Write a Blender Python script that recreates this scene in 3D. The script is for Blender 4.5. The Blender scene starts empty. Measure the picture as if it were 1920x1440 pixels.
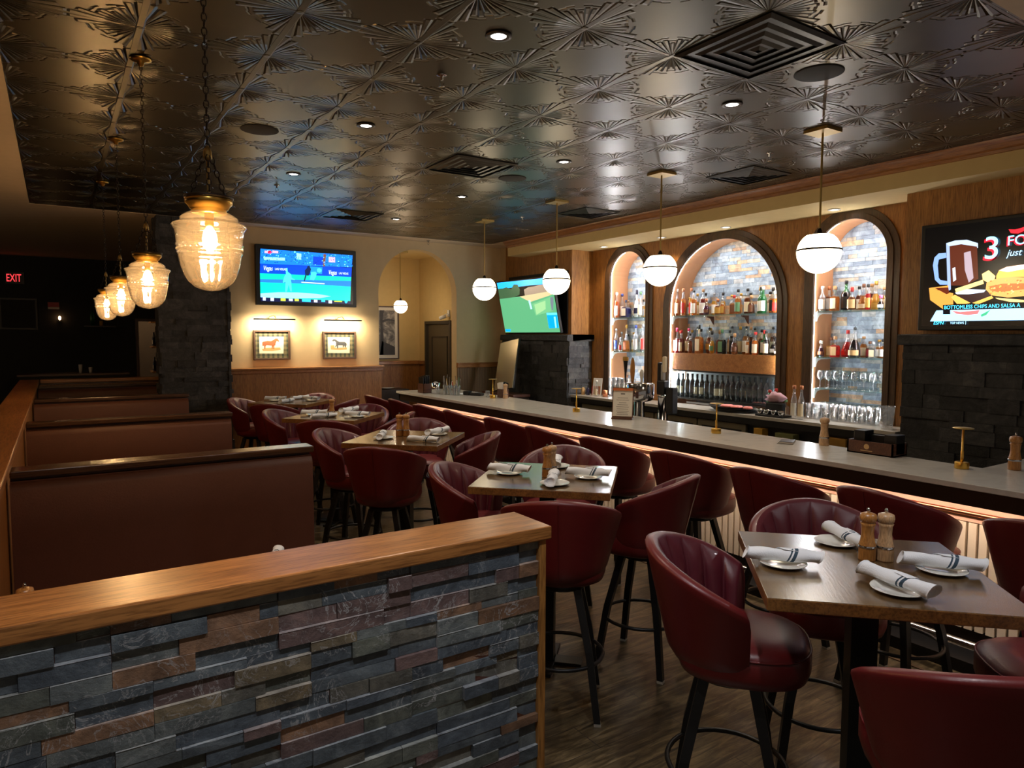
import bpy, bmesh, math, random
from mathutils import Vector, Matrix
random.seed(7)
SC = bpy.context.scene
COL = SC.collection
PI = math.pi

# ---------------------------------------------------------------- camera, world, exposure
EYE = 1.85
cam_data = bpy.data.cameras.new('camera')
cam = bpy.data.objects.new('camera', cam_data)
COL.objects.link(cam)
cam_data.sensor_width = 36.0
cam_data.lens = 36.0 * 1295.0 / 1920.0
cam_data.clip_start = 0.05
cam_data.clip_end = 60
YAW, PITCH, ROLL = math.radians(33.43), math.radians(3.93), math.radians(0.16)
fw = Vector((math.sin(YAW) * math.cos(PITCH), math.cos(YAW) * math.cos(PITCH), -math.sin(PITCH)))
rt = Vector((math.cos(YAW), -math.sin(YAW), 0))
up = rt.cross(fw)
rt2 = rt * math.cos(ROLL) + up * math.sin(ROLL)
up2 = up * math.cos(ROLL) - rt * math.sin(ROLL)
cam.matrix_world = Matrix(((rt2.x, up2.x, -fw.x, 0), (rt2.y, up2.y, -fw.y, 0), (rt2.z, up2.z, -fw.z, EYE), (0, 0, 0, 1)))
SC.camera = cam
W = bpy.data.worlds.new('world')
SC.world = W
W.use_nodes = True
W.node_tree.nodes['Background'].inputs[0].default_value = (1.0, 0.86, 0.72, 1)
W.node_tree.nodes['Background'].inputs[1].default_value = 0.085
SC.view_settings.view_transform = 'Standard'
SC.view_settings.look = 'None'
SC.view_settings.exposure = 1.0
SC.view_settings.gamma = 1.0
SC.view_settings.use_curve_mapping = False
try:
    SC.cycles.use_denoising = True
    SC.cycles.max_bounces = 7
    SC.cycles.diffuse_bounces = 3
    SC.cycles.glossy_bounces = 3
    SC.cycles.transparent_max_bounces = 24
    SC.cycles.transmission_bounces = 4
    SC.cycles.sample_clamp_indirect = 3.0
    SC.cycles.caustics_reflective = False
    SC.cycles.caustics_refractive = False
    SC.cycles.blur_glossy = 0.5
except Exception:
    pass

def light(name, kind, loc, power, color, target=None, size=0.1, spot=None, blend=0.5, sy=None, parent=None):
    d = bpy.data.lights.new(name, kind)
    d.energy = power
    d.color = color
    if kind == 'AREA':
        d.size = size
        if sy:
            d.shape = 'RECTANGLE'
            d.size_y = sy
    else:
        d.shadow_soft_size = size
    if kind == 'SPOT':
        d.spot_size = math.radians(spot)
        d.spot_blend = blend
    o = bpy.data.objects.new(name, d)
    COL.objects.link(o)
    o.location = loc
    if target is not None:
        o.rotation_euler = (Vector(target) - Vector(loc)).to_track_quat('-Z', 'Y').to_euler()
    if parent:
        o.parent = parent
    return o

# lamps of the room: ceiling downlights over the dining floor, and over the bar soffit
CEIL = 3.25
NEUTRAL = (1.0, 0.86, 0.70)
WARM = (1.0, 0.72, 0.45)
AMBER = (1.0, 0.60, 0.28)
COOL = (0.86, 0.93, 1.0)
DOWN = [(1.775, 2.81), (3.45, 2.83), (1.775, 4.46), (3.45, 4.48), (1.77, 6.12), (3.45, 6.15), (3.45, 7.75)]
DOWN_FILL = [(0.1, 1.05), (1.35, 1.05), (3.3, -0.2)]  # added fill downlights, out of view, grazing the slate wall
for i, (x, y) in enumerate(DOWN):
    light('downlight_beam', 'SPOT', (x, y, CEIL - 0.02), 26, NEUTRAL, (x, y, 0), 0.03, 95, 0.8)
for (x, y) in DOWN_FILL:
    light('downlight_beam', 'SPOT', (x, y, CEIL - 0.02), 45, (0.92, 0.92, 0.95), (x, y + .25, 0), 0.04, 110, 0.8)
SOFFIT = [(6.10, 7.05), (6.10, 6.0), (6.10, 5.05), (6.10, 3.80)]
for (x, y) in SOFFIT:
    light('soffit_beam', 'SPOT', (x, y, 3.03), 15, WARM, (x, y, 0), 0.03, 110, 0.7)

# ---------------------------------------------------------------- node helpers
def srgb(r, g, b):
    f = lambda c: (c / 255 / 12.92) if c / 255 <= 0.04045 else ((c / 255 + 0.055) / 1.055) ** 2.4
    return (f(r), f(g), f(b), 1)

class V:
    """a value in a node tree, with arithmetic"""
    def __init__(s, nt, sock): s.nt, s.k = nt, sock
    def op(s, o, b=None, c=None):
        n = s.nt.nodes.new('ShaderNodeMath'); n.operation = o
        for i, x in enumerate((s, b, c)):
            if x is None: continue
            if isinstance(x, V): s.nt.links.new(x.k, n.inputs[i])
            else: n.inputs[i].default_value = x
        return V(s.nt, n.outputs[0])
    def __add__(s, b): return s.op('ADD', b)
    def __sub__(s, b): return s.op('SUBTRACT', b)
    def __mul__(s, b): return s.op('MULTIPLY', b)
    def __truediv__(s, b): return s.op('DIVIDE', b)
    __radd__ = __add__
    __rmul__ = __mul__
    def abs(s): return s.op('ABSOLUTE')
    def frac(s): return s.op('FRACT')
    def floor(s): return s.op('FLOOR')
    def sqrt(s): return s.op('SQRT')
    def lt(s, b): return s.op('LESS_THAN', b)
    def gt(s, b): return s.op('GREATER_THAN', b)
    def max(s, b): return s.op('MAXIMUM', b)
    def min(s, b): return s.op('MINIMUM', b)

MATS = {}
def newmat(name):
    m = bpy.data.materials.new(name); m.use_nodes = True
    MATS[name] = m
    nt = m.node_tree
    b = nt.nodes['Principled BSDF']
    return m, nt, b

def coords(nt, scale=(1, 1, 1), kind='Object', rot=(0, 0, 0)):
    t = nt.nodes.new('ShaderNodeTexCoord'); mp = nt.nodes.new('ShaderNodeMapping')
    mp.inputs['Scale'].default_value = scale
    mp.inputs['Rotation'].default_value = rot
    nt.links.new(t.outputs[kind], mp.inputs[0])
    return mp.outputs[0]

def noise(nt, vec, scale=5, detail=4, rough=0.55, dist=0.0):
    n = nt.nodes.new('ShaderNodeTexNoise')
    n.inputs['Scale'].default_value = scale; n.inputs['Detail'].default_value = detail
    n.inputs['Roughness'].default_value = rough; n.inputs['Distortion'].default_value = dist
    nt.links.new(vec, n.inputs['Vector'])
    return n.outputs['Fac']

def ramp(nt, fac, stops):
    r = nt.nodes.new('ShaderNodeValToRGB')
    e = r.color_ramp.elements
    e[0].position, e[0].color = stops[0]
    e[1].position, e[1].color = stops[-1]
    for p, c in stops[1:-1]:
        x = e.new(p); x.color = c
    nt.links.new(fac, r.inputs[0])
    return r.outputs[0]

def bump(nt, b, height, strength=0.3, dist=0.01):
    n = nt.nodes.new('ShaderNodeBump')
    n.inputs['Strength'].default_value = strength; n.inputs['Distance'].default_value = dist
    nt.links.new(height, n.inputs['Height']); nt.links.new(n.outputs[0], b.inputs['Normal'])
    return n

def mixc(nt, fac, a, c, mode='MIX'):
    n = nt.nodes.new('ShaderNodeMix'); n.data_type = 'RGBA'; n.blend_type = mode
    for i, x in ((0, fac), (6, a), (7, c)):
        if hasattr(x, 'is_linked'): nt.links.new(x, n.inputs[i])
        else: n.inputs[i].default_value = x
    return n.outputs[2]

def plain(name, col, rough=0.5, metal=0.0, bumpy=0.0, bscale=60, var=0.0, coat=0.0, spec=0.5):
    m, nt, b = newmat(name)
    b.inputs['Base Color'].default_value = col
    b.inputs['Roughness'].default_value = rough
    b.inputs['Metallic'].default_value = metal
    b.inputs['Coat Weight'].default_value = coat
    b.inputs['Specular IOR Level'].default_value = spec
    v = coords(nt)
    f = noise(nt, v, bscale, 4)
    if var:
        d = tuple(c * (1 - var) for c in col[:3]) + (1,)
        l = tuple(min(1, c * (1 + var)) for c in col[:3]) + (1,)
        f2 = noise(nt, v, bscale * 0.12, 5)
        nt.links.new(ramp(nt, f2, [(0.3, d), (0.7, l)]), b.inputs['Base Color'])
    if bumpy:
        bump(nt, b, f, bumpy, 0.004)
    return m

def wood(name, c1, c2, axis='X', rough=0.35, coat=0.3, fine=1.0, bump_s=0.12):
    m, nt, b = newmat(name)
    sc = {'X': (0.6, 9, 9), 'Y': (9, 0.6, 9), 'Z': (9, 9, 0.6)}[axis]
    v = coords(nt, tuple(s * fine for s in sc))
    n1 = noise(nt, v, 2.2, 6, 0.62, 0.6)
    v2 = coords(nt, tuple(s * 4 * fine for s in sc))
    n2 = noise(nt, v2, 4.0, 3, 0.6)
    mid = tuple((a + c) / 2 for a, c in zip(c1, c2))
    base = ramp(nt, n1, [(0.30, c1), (0.5, mid), (0.68, c2)])
    dark = ramp(nt, n2, [(0.38, (0.45, 0.42, 0.40, 1)), (0.55, (1, 1, 1, 1))])
    nt.links.new(mixc(nt, 0.75, base, dark, 'MULTIPLY'), b.inputs['Base Color'])
    b.inputs['Roughness'].default_value = rough
    b.inputs['Coat Weight'].default_value = coat
    b.inputs['Coat Roughness'].default_value = 0.25
    bump(nt, b, n2, bump_s, 0.003)
    return m

def emit(name, col, strength):
    m, nt, b = newmat(name)
    b.inputs['Base Color'].default_value = (0, 0, 0, 1)
    b.inputs['Emission Color'].default_value = col
    b.inputs['Emission Strength'].default_value = strength
    b.inputs['Roughness'].default_value = 0.25
    return m

def glassy(name, tint, solid=0.2, solid_col=None, gloss=0.12, rough=0.05):
    """tinted see-through body: transparent + a little body colour + reflection by angle"""
    m, nt, b = newmat(name)
    out = nt.nodes['Material Output']
    tr = nt.nodes.new('ShaderNodeBsdfTransparent'); tr.inputs[0].default_value = tint
    tl = nt.nodes.new('ShaderNodeBsdfTranslucent'); tl.inputs[0].default_value = solid_col or tint
    df = nt.nodes.new('ShaderNodeBsdfDiffuse'); df.inputs[0].default_value = solid_col or tint
    gl = nt.nodes.new('ShaderNodeBsdfGlossy'); gl.inputs['Roughness'].default_value = rough
    a = nt.nodes.new('ShaderNodeMixShader'); a.inputs[0].default_value = 0.5
    nt.links.new(tl.outputs[0], a.inputs[1]); nt.links.new(df.outputs[0], a.inputs[2])
    c = nt.nodes.new('ShaderNodeMixShader'); c.inputs[0].default_value = solid
    nt.links.new(tr.outputs[0], c.inputs[1]); nt.links.new(a.outputs[0], c.inputs[2])
    lw = nt.nodes.new('ShaderNodeLayerWeight'); lw.inputs['Blend'].default_value = 0.35
    fac = V(nt, lw.outputs['Facing']) * (gloss * 5) + gloss * 0.4
    fac = fac.min(0.9)
    d = nt.nodes.new('ShaderNodeMixShader')
    nt.links.new(fac.k, d.inputs[0]); nt.links.new(c.outputs[0], d.inputs[1]); nt.links.new(gl.outputs[0], d.inputs[2])
    nt.links.new(d.outputs[0], out.inputs[0])
    return m

# ---------------------------------------------------------------- materials
plain('plaster', srgb(200, 174, 134), 0.85, 0, 0.08, 90, 0.03)
plain('plaster_pale', srgb(212, 190, 162), 0.85, 0, 0.06, 90, 0.03)
plain('plaster_yellow', srgb(214, 186, 128), 0.85, 0, 0.06, 90, 0.03)
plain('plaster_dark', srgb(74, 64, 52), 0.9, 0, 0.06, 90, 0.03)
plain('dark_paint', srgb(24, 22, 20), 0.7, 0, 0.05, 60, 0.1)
wood('oak_x', srgb(150, 96, 48), srgb(186, 126, 68), 'X', 0.34, 0.35)
wood('oak_y', srgb(150, 96, 48), srgb(186, 126, 68), 'Y', 0.34, 0.35)
wood('oak_z', srgb(148, 98, 46), srgb(182, 128, 66), 'Z', 0.42, 0.2)
wood('oak_dark_z', srgb(66, 48, 32), srgb(92, 68, 46), 'Z', 0.4, 0.2)
wood('oak_mould', srgb(140, 86, 42), srgb(168, 108, 56), 'Y', 0.35, 0.3)
wood('wainscot', srgb(142, 92, 44), srgb(172, 116, 60), 'Z', 0.45, 0.15, 1.6)
wood('table_wood', srgb(74, 54, 34), srgb(108, 84, 54), 'X', 0.2, 0.4, 1.0)
wood('table_edge', srgb(112, 72, 34), srgb(150, 100, 48), 'X', 0.4, 0.3)
wood('mill_wood', srgb(170, 112, 52), srgb(196, 138, 70), 'Z', 0.35, 0.4, 3)
wood('mill_pale', srgb(196, 154, 110), srgb(214, 176, 132), 'Z', 0.4, 0.3, 3)
wood('rail_dark', srgb(70, 46, 28), srgb(98, 66, 40), 'X', 0.22, 0.7)
wood('walnut', srgb(74, 40, 26), srgb(100, 58, 38), 'X', 0.4, 0.3)
plain('leather', srgb(96, 23, 24), 0.40, 0, 0.10, 160, 0.05, 0.05)
plain('leather_inner', srgb(86, 28, 38), 0.38, 0, 0.10, 160, 0.05, 0.08)
plain('leather_brown', srgb(96, 56, 40), 0.55, 0, 0.2, 120, 0.06, 0.0)
plain('black_metal', srgb(22, 22, 23), 0.38, 0.3, 0.03, 200)
plain('black_plastic', srgb(16, 16, 17), 0.4)
plain('glide_plastic', srgb(140, 134, 122), 0.5)
plain('brass', srgb(222, 176, 84), 0.28, 1.0)
plain('brass_matte', srgb(190, 160, 95), 0.45, 0.7)
plain('copper', srgb(214, 140, 105), 0.3, 1.0)
plain('chrome', srgb(200, 200, 202), 0.12, 1.0)
plain('steel_panel', srgb(200, 186, 156), 0.25, 0.85, 0.05, 12)
plain('fridge_steel', srgb(120, 110, 88), 0.4, 0.4)
plain('dark_bronze', srgb(56, 44, 36), 0.4, 0.5)
plain('peach_panel', srgb(232, 178, 150), 0.4, 0.0, 0.02)
plain('slat_cream', srgb(232, 212, 184), 0.55)
plain('linen', srgb(226, 228, 232), 0.9, 0, 0.3, 220)
plain('linen_stripe', srgb(52, 72, 88), 0.9, 0, 0.3, 220)
plain('porcelain', srgb(226, 224, 216), 0.15, 0, 0, coat=0.5)
plain('paper', srgb(222, 214, 200), 0.8)
plain('paper_ink', srgb(120, 110, 104), 0.8)
plain('white_paint', srgb(232, 230, 224), 0.5)
plain('niche_wood', srgb(196, 140, 98), 0.5, 0, 0.05, 40, 0.08)
plain('door_paint', srgb(92, 80, 60), 0.5)
plain('door_frame_paint', srgb(62, 54, 44), 0.5)
plain('frame_wood', srgb(84, 62, 50), 0.4)
plain('speaker_cloth', srgb(40, 38, 36), 0.8)
plain('pink_cloth', srgb(222, 130, 120), 0.8)
plain('magenta_cloth', srgb(190, 150, 160), 0.9)
plain('red_plastic', srgb(190, 40, 36), 0.4)
plain('yellow_card', srgb(196, 146, 48), 0.7)
plain('green_card', srgb(110, 112, 66), 0.8)
plain('food_yellow', srgb(176, 130, 50), 0.8, 0, 0.3, 30, 0.3)
plain('navy_glaze', srgb(34, 32, 62), 0.2)
plain('white_glaze', srgb(225, 222, 214), 0.2)
plain('blue_plastic', srgb(50, 90, 170), 0.4)

# quartz bar top
m, nt, b = newmat('quartz')
v = coords(nt, (1, 1, 1))
n1 = noise(nt, v, 3.0, 8, 0.65, 1.2)
nt.links.new(ramp(nt, n1, [(0.3, srgb(186, 180, 170)), (0.5, srgb(204, 198, 188)), (0.7, srgb(196, 189, 178))]), b.inputs['Base Color'])
b.inputs['Roughness'].default_value = 0.2
b.inputs['Coat Weight'].default_value = 0.1

# pressed-metal star ceiling
m, nt, b = newmat('pressed_metal')
t = nt.nodes.new('ShaderNodeTexCoord'); sp = nt.nodes.new('ShaderNodeSeparateXYZ')
nt.links.new(t.outputs['Object'], sp.inputs[0])
X_, Y_ = V(nt, sp.outputs[0]), V(nt, sp.outputs[1])
PITCHT = 0.5625
u = ((X_ - 0.372) / PITCHT + 100.5).frac() - 0.5
w = ((Y_ - 2.53) / PITCHT + 100.5).frac() - 0.5
a, c = u.abs(), w.abs()
r = (a * a + c * c).sqrt()
NR = 9.0
ph = c.op('ARCTAN2', a) * (NR / (PI / 2))
idx = ph.floor(); f = ph - idx
dm = ((idx + 0.5) / NR - 0.5).abs() * 2.0
odd = (idx * 0.5).frac() * 2.0
L = dm * dm * 0.26 + 0.285 + odd * 0.05
tri = (((f - 0.5).abs() * -2.0) + 1.0)
inside = ((L - r) * 45.0).op('ADD', 0.5).max(0.0).min(1.0)
tri2 = (tri * 1.8).min(1.0)
hray = tri2 * ((r * 4.0).min(1.0))
h = inside * hray * 0.85 + (inside * -1.0 + 1.0) * 0.55
step = (((r - L - 0.05).abs() * -70.0) + 1.0).max(0.0) * (dm.lt(0.5))
h = h - step * 0.35
rib = ((((a.min(c * 2.4)) - 0.034) * -90.0).max(0.0).min(1.0)) * 1.05
h = h.max(rib)
hub = (((r - 0.035) * -60.0).max(0.0).min(1.0)) * 0.5
h = h + hub
bump(nt, b, h.k, 1.0, 0.034)
vn = coords(nt, (1, 1, 1))
nt.links.new(ramp(nt, noise(nt, vn, 1.5, 3), [(0.3, srgb(76, 69, 55)), (0.7, srgb(89, 81, 66))]), b.inputs['Base Color'])
b.inputs['Metallic'].default_value = 0.9
b.inputs['Roughness'].default_value = 0.34

# floor: weathered planks running across the room
m, nt, b = newmat('floor_plank')
v = coords(nt, (1, 1, 1))
br = nt.nodes.new('ShaderNodeTexBrick')
br.inputs['Scale'].default_value = 1.0
br.inputs['Brick Width'].default_value = 1.22
br.inputs['Row Height'].default_value = 0.19
br.inputs['Mortar Size'].default_value = 0.0022
br.inputs['Color1'].default_value = (0.2, 0.2, 0.2, 1); br.inputs['Color2'].default_value = (0.9, 0.9, 0.9, 1)
br.inputs['Mortar'].default_value = (0, 0, 0, 1)
br.offset = 0.37
nt.links.new(v, br.inputs['Vector'])
v2 = coords(nt, (1.3, 11, 1))
g = noise(nt, v2, 3.0, 8, 0.68, 0.8)
v3 = coords(nt, (2.0, 4.0, 1))
g3 = noise(nt, v3, 1.6, 5, 0.6, 0.5)
base = ramp(nt, g, [(0.30, srgb(34, 28, 20)), (0.45, srgb(70, 60, 42)), (0.6, srgb(112, 98, 74)), (0.75, srgb(150, 138, 112))])
blot = ramp(nt, g3, [(0.32, (0.42, 0.38, 0.30, 1)), (0.62, (1.15, 1.1, 1.0, 1))])
c1 = mixc(nt, 0.8, base, blot, 'MULTIPLY')
c2 = mixc(nt, 0.35, c1, br.outputs['Color'], 'MULTIPLY')
seam = mixc(nt, br.outputs['Fac'], c2, (0.02, 0.016, 0.012, 1))
nt.links.new(seam, b.inputs['Base Color'])
b.inputs['Roughness'].default_value = 0.33
bump(nt, b, g, 0.15, 0.004)

def stone(name, rough=0.6, vein=0.5, bs=0.5, bd=0.006, vs=6):
    m, nt, b = newmat(name)
    at = nt.nodes.new('ShaderNodeAttribute'); at.attribute_name = 'Col'
    v = coords(nt)
    n1 = noise(nt, v, vs, 8, 0.65, 1.0)
    tone = ramp(nt, n1, [(0.3, (0.5, 0.5, 0.52, 1)), (0.52, (1.0, 1.0, 1.0, 1)), (0.7, (1.6, 1.55, 1.45, 1))])
    col = mixc(nt, 1.0, at.outputs['Color'], tone, 'MULTIPLY')
    if vein:
        n2 = noise(nt, v, vs * 0.8, 5, 0.6, 2.2)
        vv = (((V(nt, n2) - 0.5).abs() * -60.0) + 1.0).max(0.0)
        n3 = noise(nt, v, 3.0, 2, 0.5)
        msk = ((V(nt, n3) - 0.47) * 6.0).max(0.0).min(1.0)
        col = mixc(nt, (vv * msk * vein).k, col, (0.42, 0.42, 0.42, 1))
    nt.links.new(col, b.inputs['Base Color'])
    b.inputs['Roughness'].default_value = rough
    bump(nt, b, noise(nt, v, vs * 3, 8, 0.7), bs, bd)
    return m
stone('slate', 0.5, 1.0, 0.7, 0.008, 9)
stone('pale_slate', 0.65, 0.0, 0.5, 0.006, 9)
stone('dark_stone', 0.75, 0.0, 0.9, 0.02, 9)

# beadboard (vertical grooves) for the wainscot right of the doorway arch
m, nt, b = newmat('beadboard')
t = nt.nodes.new('ShaderNodeTexCoord'); sp = nt.nodes.new('ShaderNodeSeparateXYZ'); nt.links.new(t.outputs['Object'], sp.inputs[0])
gx = (((V(nt, sp.outputs[0]) * 22.0).frac() - 0.5).abs() * 2.0)
gr = ((gx - 0.86) * 7.0).max(0.0).min(1.0)
bump(nt, b, (gr * -1.0 + 1.0).k, 1.0, 0.006)
n1 = noise(nt, coords(nt, (9, 9, 0.6)), 3, 5)
nt.links.new(ramp(nt, n1, [(0.3, srgb(108, 84, 58)), (0.7, srgb(132, 104, 74))]), b.inputs['Base Color'])  # same oak as the wainscot, with the greying light put into the colour
b.inputs['Roughness'].default_value = 0.4

# plaid mat behind the horse prints
m, nt, b = newmat('plaid')
t = nt.nodes.new('ShaderNodeTexCoord'); sp = nt.nodes.new('ShaderNodeSeparateXYZ'); nt.links.new(t.outputs['Object'], sp.inputs[0])
px = ((V(nt, sp.outputs[0]) * 16.0).frac() - 0.5).abs()
pz = ((V(nt, sp.outputs[2]) * 16.0).frac() - 0.5).abs()
s1 = px.gt(0.3); s2 = pz.gt(0.3)
k1 = mixc(nt, s1.k, srgb(104, 100, 78), srgb(60, 66, 54))
k2 = mixc(nt, (s2 * 0.5).k, k1, srgb(44, 50, 38))
y1 = (px - 0.12).abs().lt(0.02); y2 = (pz - 0.12).abs().lt(0.02)
k3 = mixc(nt, (y1.max(y2) * 0.4).k, k2, srgb(206, 168, 84))
nt.links.new(k3, b.inputs['Base Color']); b.inputs['Roughness'].default_value = 0.8

# black and white landscape print
m, nt, b = newmat('landscape_print')
n1 = noise(nt, coords(nt, (1, 1, 1)), 5, 9, 0.7, 0.8)
nt.links.new(ramp(nt, n1, [(0.35, srgb(56, 54, 56)), (0.5, srgb(110, 106, 104)), (0.62, srgb(180, 174, 164))]), b.inputs['Base Color'])

# glass and liquids
glassy('clear_glass', (0.95, 0.97, 0.98, 1), 0.08, (0.9, 0.93, 0.97, 1), 0.20)
glassy('shelf_glass', (0.80, 0.93, 0.90, 1), 0.10, (0.45, 0.70, 0.66, 1), 0.10)
glassy('wine_pane', (0.93, 0.97, 0.98, 1), 0.02, (0.7, 0.85, 0.9, 1), 0.05)
glassy('lamp_glass', (1.0, 0.95, 0.86, 1), 0.05, (1.0, 0.86, 0.66, 1), 0.2, 0.08)
glassy('crinkled_plastic', (0.9, 0.9, 0.88, 1), 0.25, (0.7, 0.7, 0.68, 1), 0.2, 0.1)
LIQ = {'clear': None, 'amber': ((0.85, 0.46, 0.16, 1), (0.55, 0.22, 0.05, 1)), 'gold': ((1.0, 0.72, 0.22, 1), (0.85, 0.48, 0.09, 1)),
       'brown': ((0.50, 0.20, 0.08, 1), (0.24, 0.08, 0.03, 1)), 'red': ((0.80, 0.10, 0.08, 1), (0.60, 0.05, 0.05, 1)),
       'darkred': ((0.45, 0.08, 0.06, 1), (0.28, 0.04, 0.03, 1)), 'plum': ((0.30, 0.10, 0.16, 1), (0.14, 0.04, 0.08, 1)),
       'orange': ((1.0, 0.42, 0.08, 1), (0.8, 0.24, 0.04, 1)), 'dark': ((0.10, 0.07, 0.06, 1), (0.02, 0.015, 0.015, 1)),
       'green': ((0.25, 0.62, 0.30, 1), (0.05, 0.28, 0.10, 1)), 'navy': ((0.08, 0.08, 0.25, 1), (0.02, 0.02, 0.10, 1))}
for k, q in LIQ.items():
    if q:
        glassy('liquor_' + k, q[0], 0.40 if k not in ('dark', 'navy') else 0.8, q[1], 0.10)
LABC = {'white': (232, 228, 216), 'cream': (222, 204, 168), 'gold': (196, 152, 74), 'green': (90, 130, 90), 'red': (180, 40, 34),
        'brown': (104, 62, 36), 'black': (24, 22, 22), 'silver': (170, 170, 172), 'cork': (188, 140, 92), 'copper': (186, 120, 84),
        'pink': (230, 70, 110), 'grey': (160, 154, 148), 'tan': (196, 158, 106), 'maroon': (112, 26, 34), 'blue': (60, 80, 160), 'navy': (30, 30, 60)}
for k, q in LABC.items():
    plain('tone_' + k, srgb(*q), 0.5, 0.6 if k in ('silver', 'gold', 'copper') else 0)

# things that give off light
emit('globe_light', (1.0, 0.82, 0.56, 1), 5.5)
emit('bulb_light', (1.0, 0.66, 0.30, 1), 60)
emit('arch_strip', (0.90, 0.95, 1.0, 1), 290)
emit('under_strip', (1.0, 0.80, 0.66, 1), 19)
emit('wine_strip', (0.80, 0.95, 1.0, 1), 9)
emit('picture_strip', (1.0, 0.86, 0.60, 1), 60)
emit('downlight_lens', (1.0, 0.94, 0.86, 1), 12)
emit('soffit_lens', (1.0, 0.82, 0.70, 1), 8)
emit('exit_red', (1.0, 0.04, 0.05, 1), 1.0)
emit('flame', (1.0, 0.55, 0.25, 1), 6)
SCR = {'crowd': (20, 110, 230, .7), 'fence': (0, 60, 220, .7), 'grass': (0, 190, 160, .7), 'grass2': (0, 205, 165, .75), 'dirt': (30, 110, 190, .7), 'mound': (130, 190, 240, .8),
       'bluebox': (10, 60, 190, .6), 'post': (120, 80, 60, .5), 'sign': (20, 130, 210, .7), 'signc': (60, 200, 220, .8), 'score': (120, 220, 255, .9), 'reddot': (255, 20, 20, 1),
       'pinkbox': (210, 150, 190, .8), 'pitcher': (60, 225, 235, .9), 'umpire': (10, 40, 90, .4), 'catcher': (60, 190, 200, .7), 'ball': (190, 220, 240, .8), 'bar': (6, 20, 70, .4),
       'barw': (200, 220, 250, .8), 'bary': (190, 210, 60, .8), 'barc': (30, 170, 230, .8), 'blackscreen': (6, 7, 10, .25),
       'sky': (30, 150, 250, .8), 'tree': (60, 90, 60, .5), 'tree2': (150, 130, 110, .55), 'path': (190, 175, 130, .6), 'golf': (80, 150, 105, .6), 'ghost': (100, 165, 115, .6),
       'ghost2': (140, 185, 130, .6), 'golfer': (110, 120, 130, .5), 'board': (0, 130, 245, .8), 'board2': (80, 190, 250, .8), 'boardw': (120, 220, 255, .8), 'white': (150, 190, 200, .7),
       'mugice': (170, 190, 225, .7), 'cola': (90, 40, 26, .5), 'mugglass': (150, 170, 210, .6), 'mugglass2': (170, 150, 160, .6), 'foam': (200, 210, 230, .8), 'handle': (120, 150, 215, .7),
       'traywood': (210, 140, 60, .7), 'traydark': (110, 40, 20, .4), 'bowl': (60, 36, 36, .4), 'bowlrim': (190, 215, 250, .8), 'fry': (245, 200, 120, .8), 'fry2': (225, 165, 80, .75),
       'patty': (215, 150, 80, .75), 'patty2': (180, 105, 50, .6), 'bun': (240, 160, 70, .8), 'buntop': (215, 210, 225, .85), 'placemat': (150, 205, 250, .85), 'tomato': (235, 100, 100, .8),
       'herb': (60, 160, 110, .7), 'capbar': (4, 8, 24, .2), 'redpep': (250, 30, 40, 1), 'capblue': (70, 200, 255, 1), 'titleblue': (130, 215, 255, 1.1), 'titlered': (255, 20, 40, 1), 'textwhite': (160, 215, 255, .9),
       'cream_text': (190, 215, 250, .9)}
for k, q in SCR.items():
    emit('scr_' + k, srgb(*q[:3]), q[3] * 1.6)
for k, q in {'paper': (226, 222, 196), 'ground': (186, 150, 96), 'bay': (150, 84, 52), 'darkh': (74, 74, 78)}.items():
    plain('print_' + k, srgb(*q), 0.8)

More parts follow.
